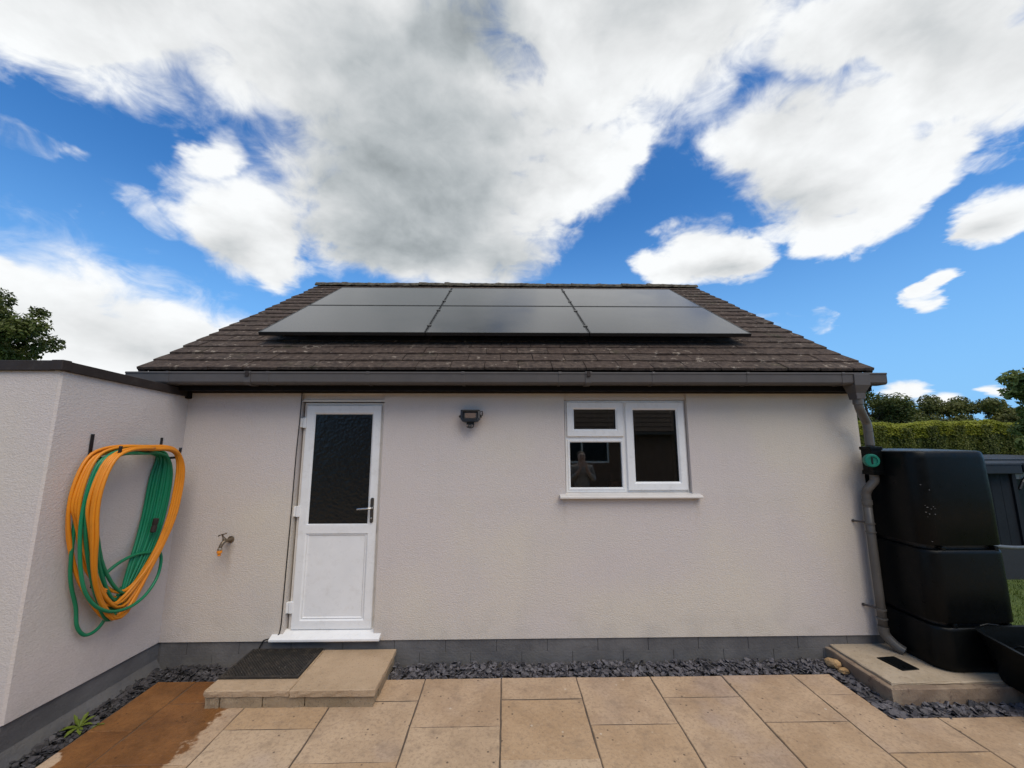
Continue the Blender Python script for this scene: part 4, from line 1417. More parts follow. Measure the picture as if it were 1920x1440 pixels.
# ================================================================== hooks and hoses on the left wall
WXL = AX
def hook(yh, ztop, reach, label):
    h = thing('hose_hook', (WXL, yh, ztop - 0.2), label, 'hook', 'hose hooks')
    MB().box(WXL, WXL + 0.005, yh - 0.012, yh + 0.012, ztop - 0.22, ztop).build('back_plate', M['black'], h, bevel=0.001)
    MB().tube(catmull([(WXL + 0.004, yh, ztop - 0.165), (WXL + 0.06, yh, ztop - 0.170), (WXL + reach - 0.03, yh, ztop - 0.168), (WXL + reach, yh, ztop - 0.145), (WXL + reach + 0.008, yh, ztop - 0.085)], 5), 0.010, 10).build('arm', M['black'], h, smooth=True)
    MB().tube([(WXL + 0.004, yh, ztop - 0.215), (WXL + reach * 0.6, yh, ztop - 0.170)], 0.006, 8).build('brace', M['black'], h)
    return h
HA, HB = -0.805, -0.235
HZ = 1.945
hook(HA, HZ, 0.205, 'black steel wall hook nearer the camera, holding the hose coils')
hook(HB, HZ - 0.02, 0.165, 'black steel wall hook nearer the inner corner, holding the hose coils')


def coil(loops, xl, xr, seed, side_l, side_r, bot, ztop, phase0=0.0, fan=0.0, fanl=0.0, gap=False):
    """a hose wound over the two hooks: loops hang as long drops, fanned out along the arms."""
    r6 = random.Random(seed)
    N = 30
    pts = []
    prm = []
    for k in range(loops + 1):
        q = k / loops
        ql = q if not gap else (q * 0.82 if q < 0.55 else 0.68 + (q - 0.55) * 0.71)   # leave room on the near arm for the other hose
        prm.append(dict(xl=xl[0] + (xl[1] - xl[0]) * ql + r6.uniform(-0.006, 0.006), xr=xr[0] + (xr[1] - xr[0]) * q + r6.uniform(-0.008, 0.008), l=side_l + (q - 0.5) * fanl + r6.uniform(-0.014, 0.014), r=side_r + (q - 0.5) * fan + r6.uniform(-0.010, 0.010),
                        b=bot + r6.uniform(-0.10, 0.13), by=r6.uniform(-0.06, 0.06), t=ztop + r6.uniform(-0.012, 0.026), xb=r6.uniform(0.03, 0.12)))
    for k in range(loops):
        for i in range(N):
            u_ = i / N
            e = u_ * u_ * (3 - 2 * u_)
            P = {q: prm[k][q] * (1 - e) + prm[k + 1][q] * e for q in prm[k]}
            ctrl = [(-0.50, P['t'] + 0.020), (-0.34, P['t'] + 0.014), (-0.235 + P['r'] * 0.3, P['t'] - 0.045), (-0.185 + P['r'], P['t'] - 0.22), (-0.225 + P['r'], P['t'] - 0.56), (-0.335 + P['r'], P['t'] - 0.88),
                    (-0.545 + P['by'], P['b']), (-0.755 + P['l'], P['b'] + 0.24), (-0.875 + P['l'], P['b'] + 0.56), (-0.920 + P['l'], P['t'] - 0.32), (-0.860 + P['l'] * 0.4, P['t'] - 0.060), (-0.72, P['t'] + 0.018)]
            n_ = len(ctrl)
            f = (u_ + phase0) % 1.0 * n_
            a = int(f)
            t_ = f - a
            p0, p1, p2, p3 = [Vector(ctrl[(a + d) % n_]) for d in (-1, 0, 1, 2)]
            v = 0.5 * ((2 * p1) + (p2 - p0) * t_ + (2 * p0 - 5 * p1 + 4 * p2 - p3) * t_ ** 2 + (3 * p1 - p0 - 3 * p2 + p3) * t_ ** 3)
            sidew = max(0.0, min(1.0, (v.x + 0.86) / 0.62))
            sidew = sidew * sidew * (3 - 2 * sidew)
            xx = P['xl'] * (1 - sidew) + P['xr'] * sidew
            low = max(0.0, min(1.0, (P['t'] - v.y - 0.55) / 0.6))
            xx = xx * (1 - 0.55 * low) + P['xb'] * 0.55 * low
            pts.append(Vector((WXL + max(0.018, xx), v.x, v.y)))
    return catmull(pts, 2)


gh = thing('green_hose', (WXL + 0.05, -0.5, 0.5), 'green garden hose coiled beneath the orange one on the left wall', 'hose')
pth = coil(9, (0.134, 0.150), (0.020, 0.105), 4, 0.030, -0.060, 0.68, 1.782, 0.0, 0.13, 0.035)
MB().tube(pth, 0.0112, 9).build('hose', M['green'], gh, smooth=True)
# slack turns that hang lowest, and the free end looping across
MB().tube(catmull([(WXL + 0.06, -0.66, 1.812), (WXL + 0.055, -0.80, 1.79), (WXL + 0.05, -0.875, 1.66), (WXL + 0.05, -0.88, 1.35), (WXL + 0.045, -0.85, 1.0), (WXL + 0.04, -0.78, 0.78), (WXL + 0.04, -0.75, 0.64), (WXL + 0.045, -0.69, 0.56), (WXL + 0.05, -0.61, 0.57), (WXL + 0.05, -0.54, 0.66), (WXL + 0.05, -0.47, 0.80)], 7), 0.0112, 9).build('slack_turn', M['green'], gh, smooth=True)
MB().tube(catmull([(WXL + 0.13, -0.62, 1.812), (WXL + 0.128, -0.78, 1.800), (WXL + 0.128, -0.875, 1.70), (WXL + 0.13, -0.918, 1.38), (WXL + 0.15, -0.885, 1.02), (WXL + 0.155, -0.80, 0.82), (WXL + 0.155, -0.66, 0.70), (WXL + 0.15, -0.50, 0.665), (WXL + 0.14, -0.36, 0.70), (WXL + 0.13, -0.26, 0.80), (WXL + 0.12, -0.23, 0.93), (WXL + 0.10, -0.25, 1.02)], 7), 0.0112, 9).build('slack_turn', M['green'], gh, smooth=True)
MB().tube(catmull([(WXL + 0.09, -0.30, 1.00), (WXL + 0.08, -0.42, 1.02), (WXL + 0.07, -0.55, 0.99), (WXL + 0.06, -0.66, 0.92)], 7), 0.0120, 9).build('free_end', M['green'], gh, smooth=True)
MB().lathe((WXL + 0.06, -0.665, 0.915), (0, -0.75, -0.6), [(0, 0.013), (0.02, 0.018), (0.05, 0.017), (0.052, 0.010), (0.062, 0.010)], 12).build('hose_connector', M['blackplastic'], gh, auto=0.5)
MB().lathe((WXL + 0.12, -0.335, 1.22), (0, -0.16, -1), [(-0.055, 0.013), (-0.05, 0.019), (-0.01, 0.019), (0.0, 0.015), (0.01, 0.019), (0.05, 0.019), (0.055, 0.013)], 12).build('hose_joiner', M['coping'], gh, auto=0.5)
oh = thing('orange_hose', (WXL + 0.15, -0.5, 0.6), 'orange-yellow garden hose in a long coil hung outermost on the hooks', 'hose')
pth = coil(10, (0.018, 0.235), (0.150, 0.185), 12, 0.0, -0.010, 0.69, 1.815, 0.02, 0.03, 0.0, True)
MB().tube(pth, 0.0108, 9).build('hose', M['orange'], oh, smooth=True)
MB().lathe((WXL + 0.10, -0.665, 0.875), (0.1, 0.2, -1), [(0, 0.014), (0.004, 0.020), (0.035, 0.019), (0.038, 0.012), (0.05, 0.012)], 12).build('hose_connector', M['orangeplastic'], oh, auto=0.5)

# ================================================================== cable beside the door
cab = MB().tube(catmull([(-1.912, -0.006, 2.345), (-1.9135, -0.006, 2.10), (-1.922, -0.006, 1.75), (-1.924, -0.006, 1.30), (-1.930, -0.006, 0.85), (-1.934, -0.006, 0.50), (-1.938, -0.006, 0.30), (-1.960, -0.006, 0.235),
                         (-2.030, -0.008, 0.212), (-2.075, -0.004, 0.198), (-2.09, 0.000, 0.170), (-2.11, 0.002, 0.130), (-2.12, 0.002, 0.06), (-2.12, 0.0, 0.0)], 6), 0.0042, 8)
tag(cab.build('cable', M['black'], smooth=True), 'thin black cable running down the hinge side of the white door', 'cable')

# ================================================================== doorstep
st = thing('doorstep', (-1.54, -0.3, 0), 'low buff doorstep of two paving slabs on walling blocks', 'step')
zt = 0.122
r7 = random.Random(2)


def rough_slab(x0, x1, y0, y1, z0, z1, name, mat, parent, k=14, amp=0.003):
    ring = []
    for (ax, ay), (bx, by) in (((x0, y0), (x1, y0)), ((x1, y0), (x1, y1)), ((x1, y1), (x0, y1)), ((x0, y1), (x0, y0))):
        for i in range(k):
            ring.append((ax + (bx - ax) * i / k, ay + (by - ay) * i / k))
    cx, cy = (x0 + x1) / 2, (y0 + y1) / 2
    def jit(a):
        return [(x + r7.uniform(-a, a), y + r7.uniform(-a, a)) for x, y in ring]
    def shrink(rg, d):
        out = []
        for x, y in rg:
            v = Vector((cx - x, cy - y)).normalized() * d
            out.append((x + v.x, y + v.y))
        return out
    a, b_, c = jit(amp), jit(amp), shrink(jit(amp * 0.4), 0.006)
    m_ = (z0 + z1) / 2
    mb = MB().rings([[(x, y, z0) for x, y in shrink(a, 0.003)], [(x, y, m_ + r7.uniform(-.003, .003)) for x, y in b_], [(x, y, z1 - 0.006 + r7.uniform(-.001, .001)) for x, y in a], [(x, y, z1) for x, y in c]])
    return mb.build(name, mat, parent)


rough_slab(-2.158, -1.548, -0.556, -0.012, 0.078, zt, 'step_slab', M['coarse'], st)
rough_slab(-1.542, -0.932, -0.566, -0.014, 0.078, zt + 0.003, 'step_slab', M['coarse'], st)
xs = [-2.150, -2.040, -1.752, -1.462, -0.950]
xs = [-2.150, -2.045, -1.742, -1.440, -0.990 + 0.045]
for a, c in zip(xs[:-1], xs[1:]):
    rough_slab(a + 0.004, c - 0.004, -0.546, -0.44, -0.01, 0.0765, 'walling_block', M['stepbrick'], st, 8, 0.003)
for xx in (-2.150, -1.045):
    rough_slab(xx, xx + 0.10, -0.432, -0.22, -0.01, 0.0765, 'walling_block', M['stepbrick'], st, 6, 0.003)
    rough_slab(xx, xx + 0.10, -0.212, -0.015, -0.01, 0.0765, 'walling_block', M['stepbrick'], st, 6, 0.003)
MB().box(-2.05, -1.06, -0.44, -0.02, -0.01, 0.06).build('rubble_core', M['soil'], st)

# door mat: open rubber lattice with a border
mt = thing('doormat', (-1.86, -0.2, zt + 0.003), 'black rubber lattice doormat on the left half of the doorstep', 'doormat')
mx0, mx1, my0, my1 = -2.150, -1.556, -0.424, -0.016
z0 = zt + 0.0035
b = MB()
b.box(mx0, mx1, my0, my0 + 0.018, z0, z0 + 0.012)
b.box(mx0, mx1, my1 - 0.018, my1, z0, z0 + 0.012)
b.box(mx0, mx0 + 0.018, my0 + 0.018, my1 - 0.018, z0, z0 + 0.012)
b.box(mx1 - 0.018, mx1, my0 + 0.018, my1 - 0.018, z0, z0 + 0.012)
b.build('border', M['rubber'], mt)
MB().box(mx0 + 0.018, mx1 - 0.018, my0 + 0.018, my1 - 0.018, z0, z0 + 0.003).build('backing', M['rubber'], mt)
lat = MB()
def clipseg(p, d):
    ts = []
    lo, hi = -9, 9
    for i, (a, c) in enumerate(((mx0 + 0.018, mx1 - 0.018), (my0 + 0.018, my1 - 0.018))):
        t0, t1 = (a - p[i]) / d[i], (c - p[i]) / d[i]
        lo, hi = max(lo, min(t0, t1)), min(hi, max(t0, t1))
    return (lo, hi) if hi - lo > 0.004 else None
for sgn, dzz in ((1, 0.0), (-1, 0.0012)):
    d = Vector((1, sgn)).normalized()
    nrm = Vector((-d.y, d.x))
    k = -40
    while k < 41:
        p = Vector(((mx0 + mx1) / 2, (my0 + my1) / 2)) + nrm * (k * 0.0165)
        sg = clipseg(p, d)
        if sg:
            a, c = p + d * sg[0], p + d * sg[1]
            wv_ = nrm * 0.0032
            za, zb_ = z0 + 0.003, z0 + 0.0095 + dzz
            lat.add([(a.x - wv_.x, a.y - wv_.y, za), (a.x + wv_.x, a.y + wv_.y, za), (c.x + wv_.x, c.y + wv_.y, za), (c.x - wv_.x, c.y - wv_.y, za),
                     (a.x - wv_.x, a.y - wv_.y, zb_), (a.x + wv_.x, a.y + wv_.y, zb_), (c.x + wv_.x, c.y + wv_.y, zb_), (c.x - wv_.x, c.y - wv_.y, zb_)],
                    [(4, 5, 6, 7), (0, 1, 5, 4), (1, 2, 6, 5), (2, 3, 7, 6), (3, 0, 4, 7)])
        k += 1
tag(lat.build('lattice', M['rubber'], mt), kind='stuff')

# ================================================================== base slab, gully cover, stones
bs = thing('tank_base', (3.4, -0.3, 0), 'weathered concrete base under the black water tank', 'concrete base')
rough_slab(2.828, 4.35, -0.582, 0.60, -0.05, 0.092, 'footing', M['footing'], bs, 18, 0.004)
rough_slab(2.870, 4.33, -0.540, 0.58, 0.092, 0.112, 'top_slab', M['slabbase'], bs, 18, 0.004)
for (xa, xb, ya, yb) in ((2.742, 2.845, -0.150, -0.012), (2.772, 2.832, -0.33, -0.16)):
    pass
gc = MB()
c4 = [(3.075, -0.215), (3.235, -0.200), (3.255, -0.385), (3.105, -0.400)]
gc.rings([[(x, y, 0.1115) for x, y in c4], [(x, y, 0.119) for x, y in c4]])
ctr = Vector((3.167, -0.30))
gco = thing('gully_cover', (3.167, -0.30, 0.112), 'dark plastic gully cover below the downpipe mouth', 'drain cover')
gc.build('plate', M['blackplastic'], gco, bevel=0.002)
for k in range(5):
    y = -0.245 - k * 0.028
    MB().box(3.115, 3.215, y - 0.004, y + 0.004, 0.1185, 0.1225).build('rib', M['blackplastic'], gco)


def rock(c, s, seed, label):
    r8 = random.Random(seed)
    bm = bmesh.new()
    bmesh.ops.create_icosphere(bm, subdivisions=2, radius=1.0)
    for v in bm.verts:
        k = 1 + r8.uniform(-0.22, 0.15)
        v.co = Vector((v.co.x * s[0] * k, v.co.y * s[1] * k, v.co.z * s[2] * k))
    me = bpy.data.meshes.new('sandstone')
    bm.to_mesh(me)
    bm.free()
    me.materials.append(M['sandstone'])
    o = bpy.data.objects.new('sandstone', me)
    COL.objects.link(o)
    o.location = c
    o.rotation_euler = (0.1, 0.2, r8.uniform(0, 3))
    tag(o, label, 'stone', 'sandstone lumps beside the concrete base')


rock((2.775, -0.125, 0.028), (0.062, 0.050, 0.038), 4, 'larger orange sandstone lump in the slate by the concrete base')
rock((2.795, -0.205, 0.016), (0.044, 0.036, 0.024), 9, 'smaller orange sandstone lump in the slate by the concrete base')

# ================================================================== water tank of three tiers
tk = thing('water_tank', (3.72, -0.1, 0.112), 'tall black plastic water tank of three stacked tiers beside the downpipe', 'water tank')
TX0, TX1, TY0, TY1 = 3.388, 4.075, -0.452, 0.30


def rrect(x0, x1, y0, y1, r, z, n=7):
    pts = []
    for cx, cy, a0 in ((x1 - r, y0 + r, -90), (x1 - r, y1 - r, 0), (x0 + r, y1 - r, 90), (x0 + r, y0 + r, 180)):
        for k in range(n):
            a = R(a0 + 90 * k / (n - 1))
            pts.append((cx + r * math.cos(a), cy + r * math.sin(a), z))
    return pts


def tier(z0, z1, lid=False, foot=False):
    b = MB()
    prof = []
    if foot:
        prof += [(z0, 0.022, 0.12), (z0 + 0.02, 0.006, 0.12), (z0 + 0.05, 0.0, 0.12)]
    else:
        prof += [(z0, 0.030, 0.10), (z0 + 0.003, 0.004, 0.115), (z0 + 0.008, 0.0, 0.12)]
    prof += [((z0 + z1) / 2, -0.001, 0.12)]
    if lid:
        prof += [(z1 - 0.06, 0.004, 0.12), (z1 - 0.018, 0.010, 0.115), (z1 - 0.006, 0.018, 0.11), (z1 - 0.001, 0.034, 0.10), (z1 + 0.006, 0.13, 0.08), (z1 + 0.011, 0.25, 0.05)]
    else:
        prof += [(z1 - 0.03, 0.000, 0.12), (z1 - 0.012, 0.003, 0.118), (z1 - 0.004, 0.010, 0.115), (z1 - 0.001, 0.040, 0.10), (z1, 0.040, 0.10)]
    rings = []
    for z, d, rr in prof:
        rings.append(rrect(TX0 + d, TX1 - d, TY0 + d, TY1 - d, rr, z))
    b.rings(rings)
    return b.build('tier', M['blackplastic'], tk, auto=0.7)


tier(0.113, 0.440, foot=True)
tier(0.470, 1.018)
tier(1.050, 1.806, lid=True)
for z in (0.455, 1.034):
    MB().rings([rrect(TX0 + 0.045, TX1 - 0.045, TY0 + 0.045, TY1 - 0.045, 0.09, z - 0.03), rrect(TX0 + 0.045, TX1 - 0.045, TY0 + 0.045, TY1 - 0.045, 0.09, z + 0.03)]).build('joint', M['black'], tk)
    # hand-hold recess with side cheeks
    for xa, xb in ((TX0 + 0.13, TX0 + 0.165), (TX1 - 0.12, TX1 - 0.085)):
        MB().box(xa, xb, TY0 + 0.008, TY0 + 0.06, z - 0.028, z + 0.010).build('cheek', M['blackplastic'], tk, bevel=0.006, seg=2)
MB().lathe((3.500, TY0 + 0.028, 0.222), (-0.35, -1, 0), [(-0.01, 0.016), (0.010, 0.0155), (0.013, 0.010)], 14).build('tap_plug', M['upvc_old'], tk)
MB().lathe((TX0 + 0.02, -0.16, 1.725), (-1, 0, 0), [(-0.02, 0.03), (0.0, 0.03), (0.004, 0.022), (0.03, 0.022)], 14).build('inlet', M['blackplastic'], tk, auto=0.6)
mk = MB()
r9 = random.Random(8)
for k in range(13):      # bird lime and paint flecks
    zc = r9.choice((1.50, 1.36, 1.33, 1.30, 1.06)) + r9.uniform(-0.03, 0.03)
    xo_ = r9.uniform(0.045, 0.115)
    xc, yc = TX0 + xo_, TY0 + 0.12 - 0.12 * math.sin(math.acos(1 - xo_ / 0.12))
    s = r9.uniform(0.0012, 0.0032)
    mk.box(xc - s, xc + s * r9.uniform(0.8, 2.2), yc - 0.0045, yc + 0.006, zc - s * 0.6, zc + s * 0.6)
tag(mk.build('fleck', plain('grey_fleck', (0.22, 0.21, 0.20), 0.7), tk), kind='stuff')
ov = MB().tube(catmull([(TX1 - 0.03, -0.30, 1.040), (TX1 + 0.10, -0.26, 1.000), (TX1 + 0.6, -0.05, 0.93), (TX1 + 1.3, 0.3, 0.86), (TX1 + 1.9, 0.6, 0.84)], 6), 0.016, 10)
tag(ov.build('overflow_pipe', plain('grey_flexible_pipe', (0.085, 0.088, 0.092), 0.5), smooth=True), 'thin grey pipe running right from the black water tank', 'pipe')

# ================================================================== tub in front of the tank
tb = thing('garden_tub', (3.95, -0.75, 0), 'black plastic tub leaning in front of the water tank, at the right edge', 'tub')
bot = [Vector((3.715, -0.510, 0.115)), Vector((4.25, -0.53, 0.115)), Vector((4.28, -0.985, 0.018)), Vector((3.775, -0.985, 0.018))]
top = [Vector((3.612, -0.485, 0.462)), Vector((4.36, -0.500, 0.47)), Vector((4.40, -1.06, 0.33)), Vector((3.700, -1.06, 0.325))]


def round4(q, r, n=5):
    out = []
    for i in range(4):
        a, b_, c = q[i - 1], q[i], q[(i + 1) % 4]
        p0 = b_ + (a - b_).normalized() * r
        p2 = b_ + (c - b_).normalized() * r
        for k in range(n):
            t_ = k / (n - 1)
            out.append(p0 * (1 - t_) ** 2 + b_ * 2 * t_ * (1 - t_) + p2 * t_ ** 2)
    return out


def lerp4(t_, grow=0.0):
    q = [b_.lerp(c, t_) for b_, c in zip(bot, top)]
    cc = sum(q, Vector()) / 4
    return [p + (p - cc).normalized() * grow for p in q]


tbm = MB()
tbm.rings([round4(lerp4(0.0), 0.06), round4(lerp4(0.05, 0.006), 0.07), round4(lerp4(0.93), 0.09), round4(lerp4(0.935, 0.022), 0.10), round4(lerp4(1.0, 0.024), 0.10), round4(lerp4(1.0, -0.006), 0.09), round4(lerp4(0.5, -0.012), 0.08), round4(lerp4(0.08, -0.014), 0.06)])
tbm.build('body', M['blackplastic'], tb, auto=0.7)
hp = [lerp4(1.0, -0.03)[0].lerp(lerp4(1.0, -0.03)[3], 0.30), lerp4(1.0, -0.03)[0].lerp(lerp4(1.0, -0.03)[3], 0.75)]
MB().tube(catmull([hp[0] + Vector((0.02, 0, -0.03)), hp[0] + Vector((0.05, -0.03, 0.0)), (hp[0] + hp[1]) / 2 + Vector((0.06, 0, 0.005)), hp[1] + Vector((0.05, 0.03, 0.0)), hp[1] + Vector((0.02, 0, -0.03))], 6), 0.010, 8).build('handle', M['blackplastic'], tb, smooth=True)
MB().tube([(3.66, -0.50, 0.478), (3.72, -0.50, 0.490), (3.80, -0.505, 0.482)], 0.006, 8).build('latch', M['blackplastic'], tb)

# ================================================================== weed in the slate
wd = thing('weed', (-2.84, -0.72, -0.01), 'small bright green weed growing in the slate by the left wall', 'plant')
def leaf(base, az, length, width, rise, droop):
    b = MB()
    n = 7
    L_, Rr = [], []
    for i in range(n):
        t_ = i / (n - 1)
        p = Vector(base) + Vector((math.cos(az), math.sin(az), 0)) * (length * t_) + Vector((0, 0, rise * t_ - droop * t_ * t_))
        ww = width * (math.sin(math.pi * min(1, t_ * 0.92 + 0.06)) ** 0.8) * (0.75 if i % 2 else 1.0) * (0.5 + 0.7 * t_)
        sd = Vector((-math.sin(az), math.cos(az), 0)) * ww
        L_.append(p + sd + Vector((0, 0, 0.004)))
        Rr.append(p - sd + Vector((0, 0, 0.004)))
    mid = [(a + c) / 2 - Vector((0, 0, 0.004)) for a, c in zip(L_, Rr)]
    vs = L_ + mid + Rr
    fs = [(i, i + 1, n + i + 1, n + i) for i in range(n - 1)] + [(n + i, n + i + 1, 2 * n + i + 1, 2 * n + i) for i in range(n - 1)]
    b.add(vs, fs)
    b.build('leaf', M['weed'], wd)
for az, ln, wd_, ri, dr in ((200, 0.125, 0.017, 0.07, 0.06), (150, 0.085, 0.014, 0.09, 0.05), (100, 0.075, 0.012, 0.11, 0.03), (60, 0.09, 0.012, 0.10, 0.05), (20, 0.08, 0.012, 0.07, 0.05), (320, 0.09, 0.014, 0.05, 0.05), (260, 0.09, 0.015, 0.05, 0.05), (175, 0.06, 0.010, 0.12, 0.02)):
    leaf((-2.84, -0.72, 0.0), R(az), ln * 0.85, wd_ * 1.35, ri * 0.8, dr)
wd = thing('weed', (-2.725, -0.70, -0.005), 'tiny green seedling at the edge of the wet paving', 'plant')
for az in (20, 140, 250):
    leaf((-2.735, -0.70, 0.0), R(az), 0.035, 0.008, 0.02, 0.02)

# ================================================================== shed on the right
sh = thing('garden_shed', (7.6, 3.0, 0), 'dark grey shed behind the water tank, its gutter just showing', 'shed')
SY = 1.95
cl = MB()
x = 5.2
while x < 7.30:
    MB().box(x, min(x + 0.146, 7.30), SY + rng.uniform(0, 0.004), SY + 0.03, 0.42, 1.50).build('cladding_board', M['clad'], sh, bevel=0.003)
    x += 0.15
MB().box(5.2, 7.30, SY + 0.02, SY + 0.06, -0.05, 1.55).build('back_wall', M['clad'], sh)
MB().box(5.19, 10.5, SY - 0.012, SY + 0.06, -0.05, 0.42).build('base_board', M['cladlow'], sh)
MB().box(7.30, 7.36, SY - 0.02, SY + 1.5, 0.421, 1.55).build('corner_post', M['clad'], sh)
MB().box(7.36, 10.5, SY + 0.55, SY + 0.60, 0.0, 1.60).build('recessed_wall', M['black'], sh)
MB().box(5.0, 7.33, SY - 0.13, SY - 0.012, 1.425, 1.548).build('gutter', M['shedgutter'], sh, bevel=0.012, seg=2)
MB().box(4.99, 7.335, SY - 0.138, SY - 0.011, 1.549, 1.566).build('gutter_lip', M['shedgutter'], sh)
MB().box(7.40, 10.5, SY - 0.10, SY + 0.02, 1.455, 1.560).build('gutter', M['shedgutter'], sh, bevel=0.012, seg=2)
MB().box(7.38, 10.5, SY + 0.03, SY + 0.12, 1.34, 1.43).build('beam', M['beam'], sh)
MB().tube([(7.52, SY + 0.0, 1.36), (7.44, SY - 0.02, 1.30), (7.38, SY - 0.02, 1.20)], 0.02, 8).build('brace', M['black'], sh)
rfm = MB()
rfm.add([(4.9, SY - 0.10, 1.57), (10.6, SY - 0.10, 1.57), (10.6, SY + 2.6, 1.60), (4.9, SY + 2.6, 1.60)], [(0, 1, 2, 3)])
rfm.build('roof', M['clad'], sh)
MB().box(5.2, 5.26, SY + 0.06, SY + 2.5, -0.05, 1.56).build('side_wall', M['clad'], sh)

# ================================================================== foliage
def leaf_cloud(centres, n, size, flat=0.0, seed=1, spread=1.0):
    """many small leaf faces spread through the clumps of one crown."""
    rl = random.Random(seed)
    vs, fs = [], []
    wts = [c[1] ** 2.0 for c in centres]
    for k in range(n):
        c, r = rl.choices(centres, wts)[0]
        while True:
            d = Vector((rl.uniform(-1, 1), rl.uniform(-1, 1), rl.uniform(-1, 1)))
            if 0.02 < d.length < 1:
                break
        d = d.normalized() * (rl.random() ** 0.45)
        p = c + Vector((d.x * r, d.y * r, d.z * r * 0.78)) * spread
        nrm = (d * 0.7 + Vector((rl.gauss(0, 0.6), rl.gauss(0, 0.6), rl.gauss(0.5, 0.5)))).normalized()
        a = nrm.orthogonal().normalized()
        a = (Matrix.Rotation(rl.uniform(0, 6.28), 3, nrm) @ a)
        b_ = nrm.cross(a)
        s = size * rl.uniform(0.6, 1.35)
        i = len(vs)
        vs += [p - a * s, p + b_ * s * 0.45 + nrm * s * 0.12, p + a * s, p - b_ * s * 0.45 + nrm * s * 0.12]
        fs.append((i, i + 1, i + 2, i + 3))
    return vs, fs


def tree(name, label, base, height, crown_c, crown_r, n, leafsize, mat, seed, clumps=26, trunk_r=0.14, group=None, limb=True):
    rl = random.Random(seed)
    t_ = thing(name, base, label, 'tree', group)
    cs = []
    cc = Vector(crown_c)
    for k in range(clumps):
        while True:
            d = Vector((rl.uniform(-1, 1), rl.uniform(-1, 1), rl.uniform(-1, 1)))
            if d.length < 1:
                break
        p = cc + Vector((d.x * crown_r[0], d.y * crown_r[1], d.z * crown_r[2]))
        cs.append((p, min(crown_r) * rl.uniform(0.22, 0.46)))
    tr = MB()
    b0 = Vector(base)
    topp = cc + Vector((0, 0, crown_r[2] * 0.3))
    path = [b0, b0.lerp(topp, 0.3) + Vector((rl.uniform(-.1, .1), 0.05, 0)), b0.lerp(topp, 0.65) + Vector((rl.uniform(-.15, .15), -0.05, 0)), topp]
    path = catmull(path, 5)
    tr.tube(path, [trunk_r * (1 - 0.8 * i / (len(path) - 1)) for i in range(len(path))], 9)
    tr.build('trunk', M['bark'], t_, smooth=True)
    if limb:
        for c, r in cs[:max(6, clumps // 3)]:
            s0 = path[rl.randint(len(path) // 3, len(path) - 2)]
            lb = MB()
            lb.tube(catmull([s0, s0.lerp(c, 0.5) + Vector((0, 0, 0.12)), c], 4), [trunk_r * 0.35 * (1 - 0.8 * i / 8) for i in range(9)], 6)
            lb.build('limb', M['bark'], t_, smooth=True)
    vs, fs = leaf_cloud(cs, n, leafsize, seed=seed)
    me = bpy.data.meshes.new('crown')
    me.from_pydata([tuple(v - b0) for v in vs], [], fs)
    me.materials.append(mat)
    o = bpy.data.objects.new('crown', me)
    link(o, t_)
    tag(o, kind='stuff')
    return t_


tree('garden_tree', 'leafy green tree rising behind the flat-roofed building at the left edge', (-19.2, 10.0, -0.1), 8, (-19.0, 10.0, 5.9), (2.35, 1.8, 1.30), 24000, 0.075, M['leaf_dark'], 31, 60, 0.22)
G = 'trees beyond the hedge'
tree('hedgerow_tree', 'dark evergreen tree just right of the downpipe, beyond the hedge', (17.6, 14.5, -0.1), 5, (17.2, 14.5, 2.8), (1.7, 1.5, 1.75), 22000, 0.072, M['leaf_dark'], 41, 40, 0.16, G)
tree('hedgerow_tree', 'low dark tree beyond the hedge, second from the downpipe', (21.0, 16.5, -0.1), 4, (20.9, 16.5, 2.2), (2.7, 1.6, 1.60), 30000, 0.072, M['leaf_mid'], 42, 40, 0.16, G)
tree('hedgerow_tree', 'broad brownish-green tree beyond the middle of the hedge', (24.0, 16.5, -0.1), 5, (24.4, 16.5, 2.4), (3.2, 1.6, 1.95), 36000, 0.072, M['leaf_mid'], 43, 46, 0.18, G)
tree('hedgerow_tree', 'wispy tree beyond the right end of the hedge', (27.6, 16.0, -0.1), 5, (28.0, 16.0, 2.2), (2.8, 1.6, 1.65), 30000, 0.072, M['leaf_mid'], 44, 36, 0.16, G)

tree('hedgerow_tree', 'small dark tree in the dip between the first two trees beyond the hedge', (19.3, 15.5, -0.1), 3, (19.2, 15.5, 1.9), (1.7, 1.3, 1.35), 16000, 0.072, M['leaf_dark'], 45, 34, 0.12, G)
# tall glossy shrub at the right edge
sv = thing('evergreen_shrub', (14.7, 6.3, -0.05), 'tall glossy evergreen shrub at the right edge in front of the hedge', 'shrub')
rl = random.Random(77)
cs = []
for k in range(46):
    t_ = rl.random()
    z = 0.4 + 3.65 * t_
    rr = 0.95 * (1 - 0.35 * t_)
    a = rl.uniform(0, 6.28)
    q_ = rl.uniform(0.3, 1.0)
    cs.append((Vector((14.5 + math.cos(a) * rr * q_, 6.3 + math.sin(a) * rr * q_, z)), rl.uniform(0.22, 0.40)))
vs, fs = leaf_cloud(cs, 15000, 0.075, seed=5)
me = bpy.data.meshes.new('foliage')
me.from_pydata([tuple(v - WL[sv]) for v in vs], [], fs)
me.materials.append(M['leaf_gloss'])
tag(link(bpy.data.objects.new('foliage', me), sv), kind='stuff')
for dx_ in (-0.2, 0.15, 0.3):
    MB().tube([(14.7 + dx_, 6.3, -0.05), (14.72 + dx_ * 1.5, 6.32, 1.5), (14.75 + dx_ * 2, 6.3, 2.8)], [0.06, 0.045, 0.01], 8).build('stem', M['bark'], sv, smooth=True)

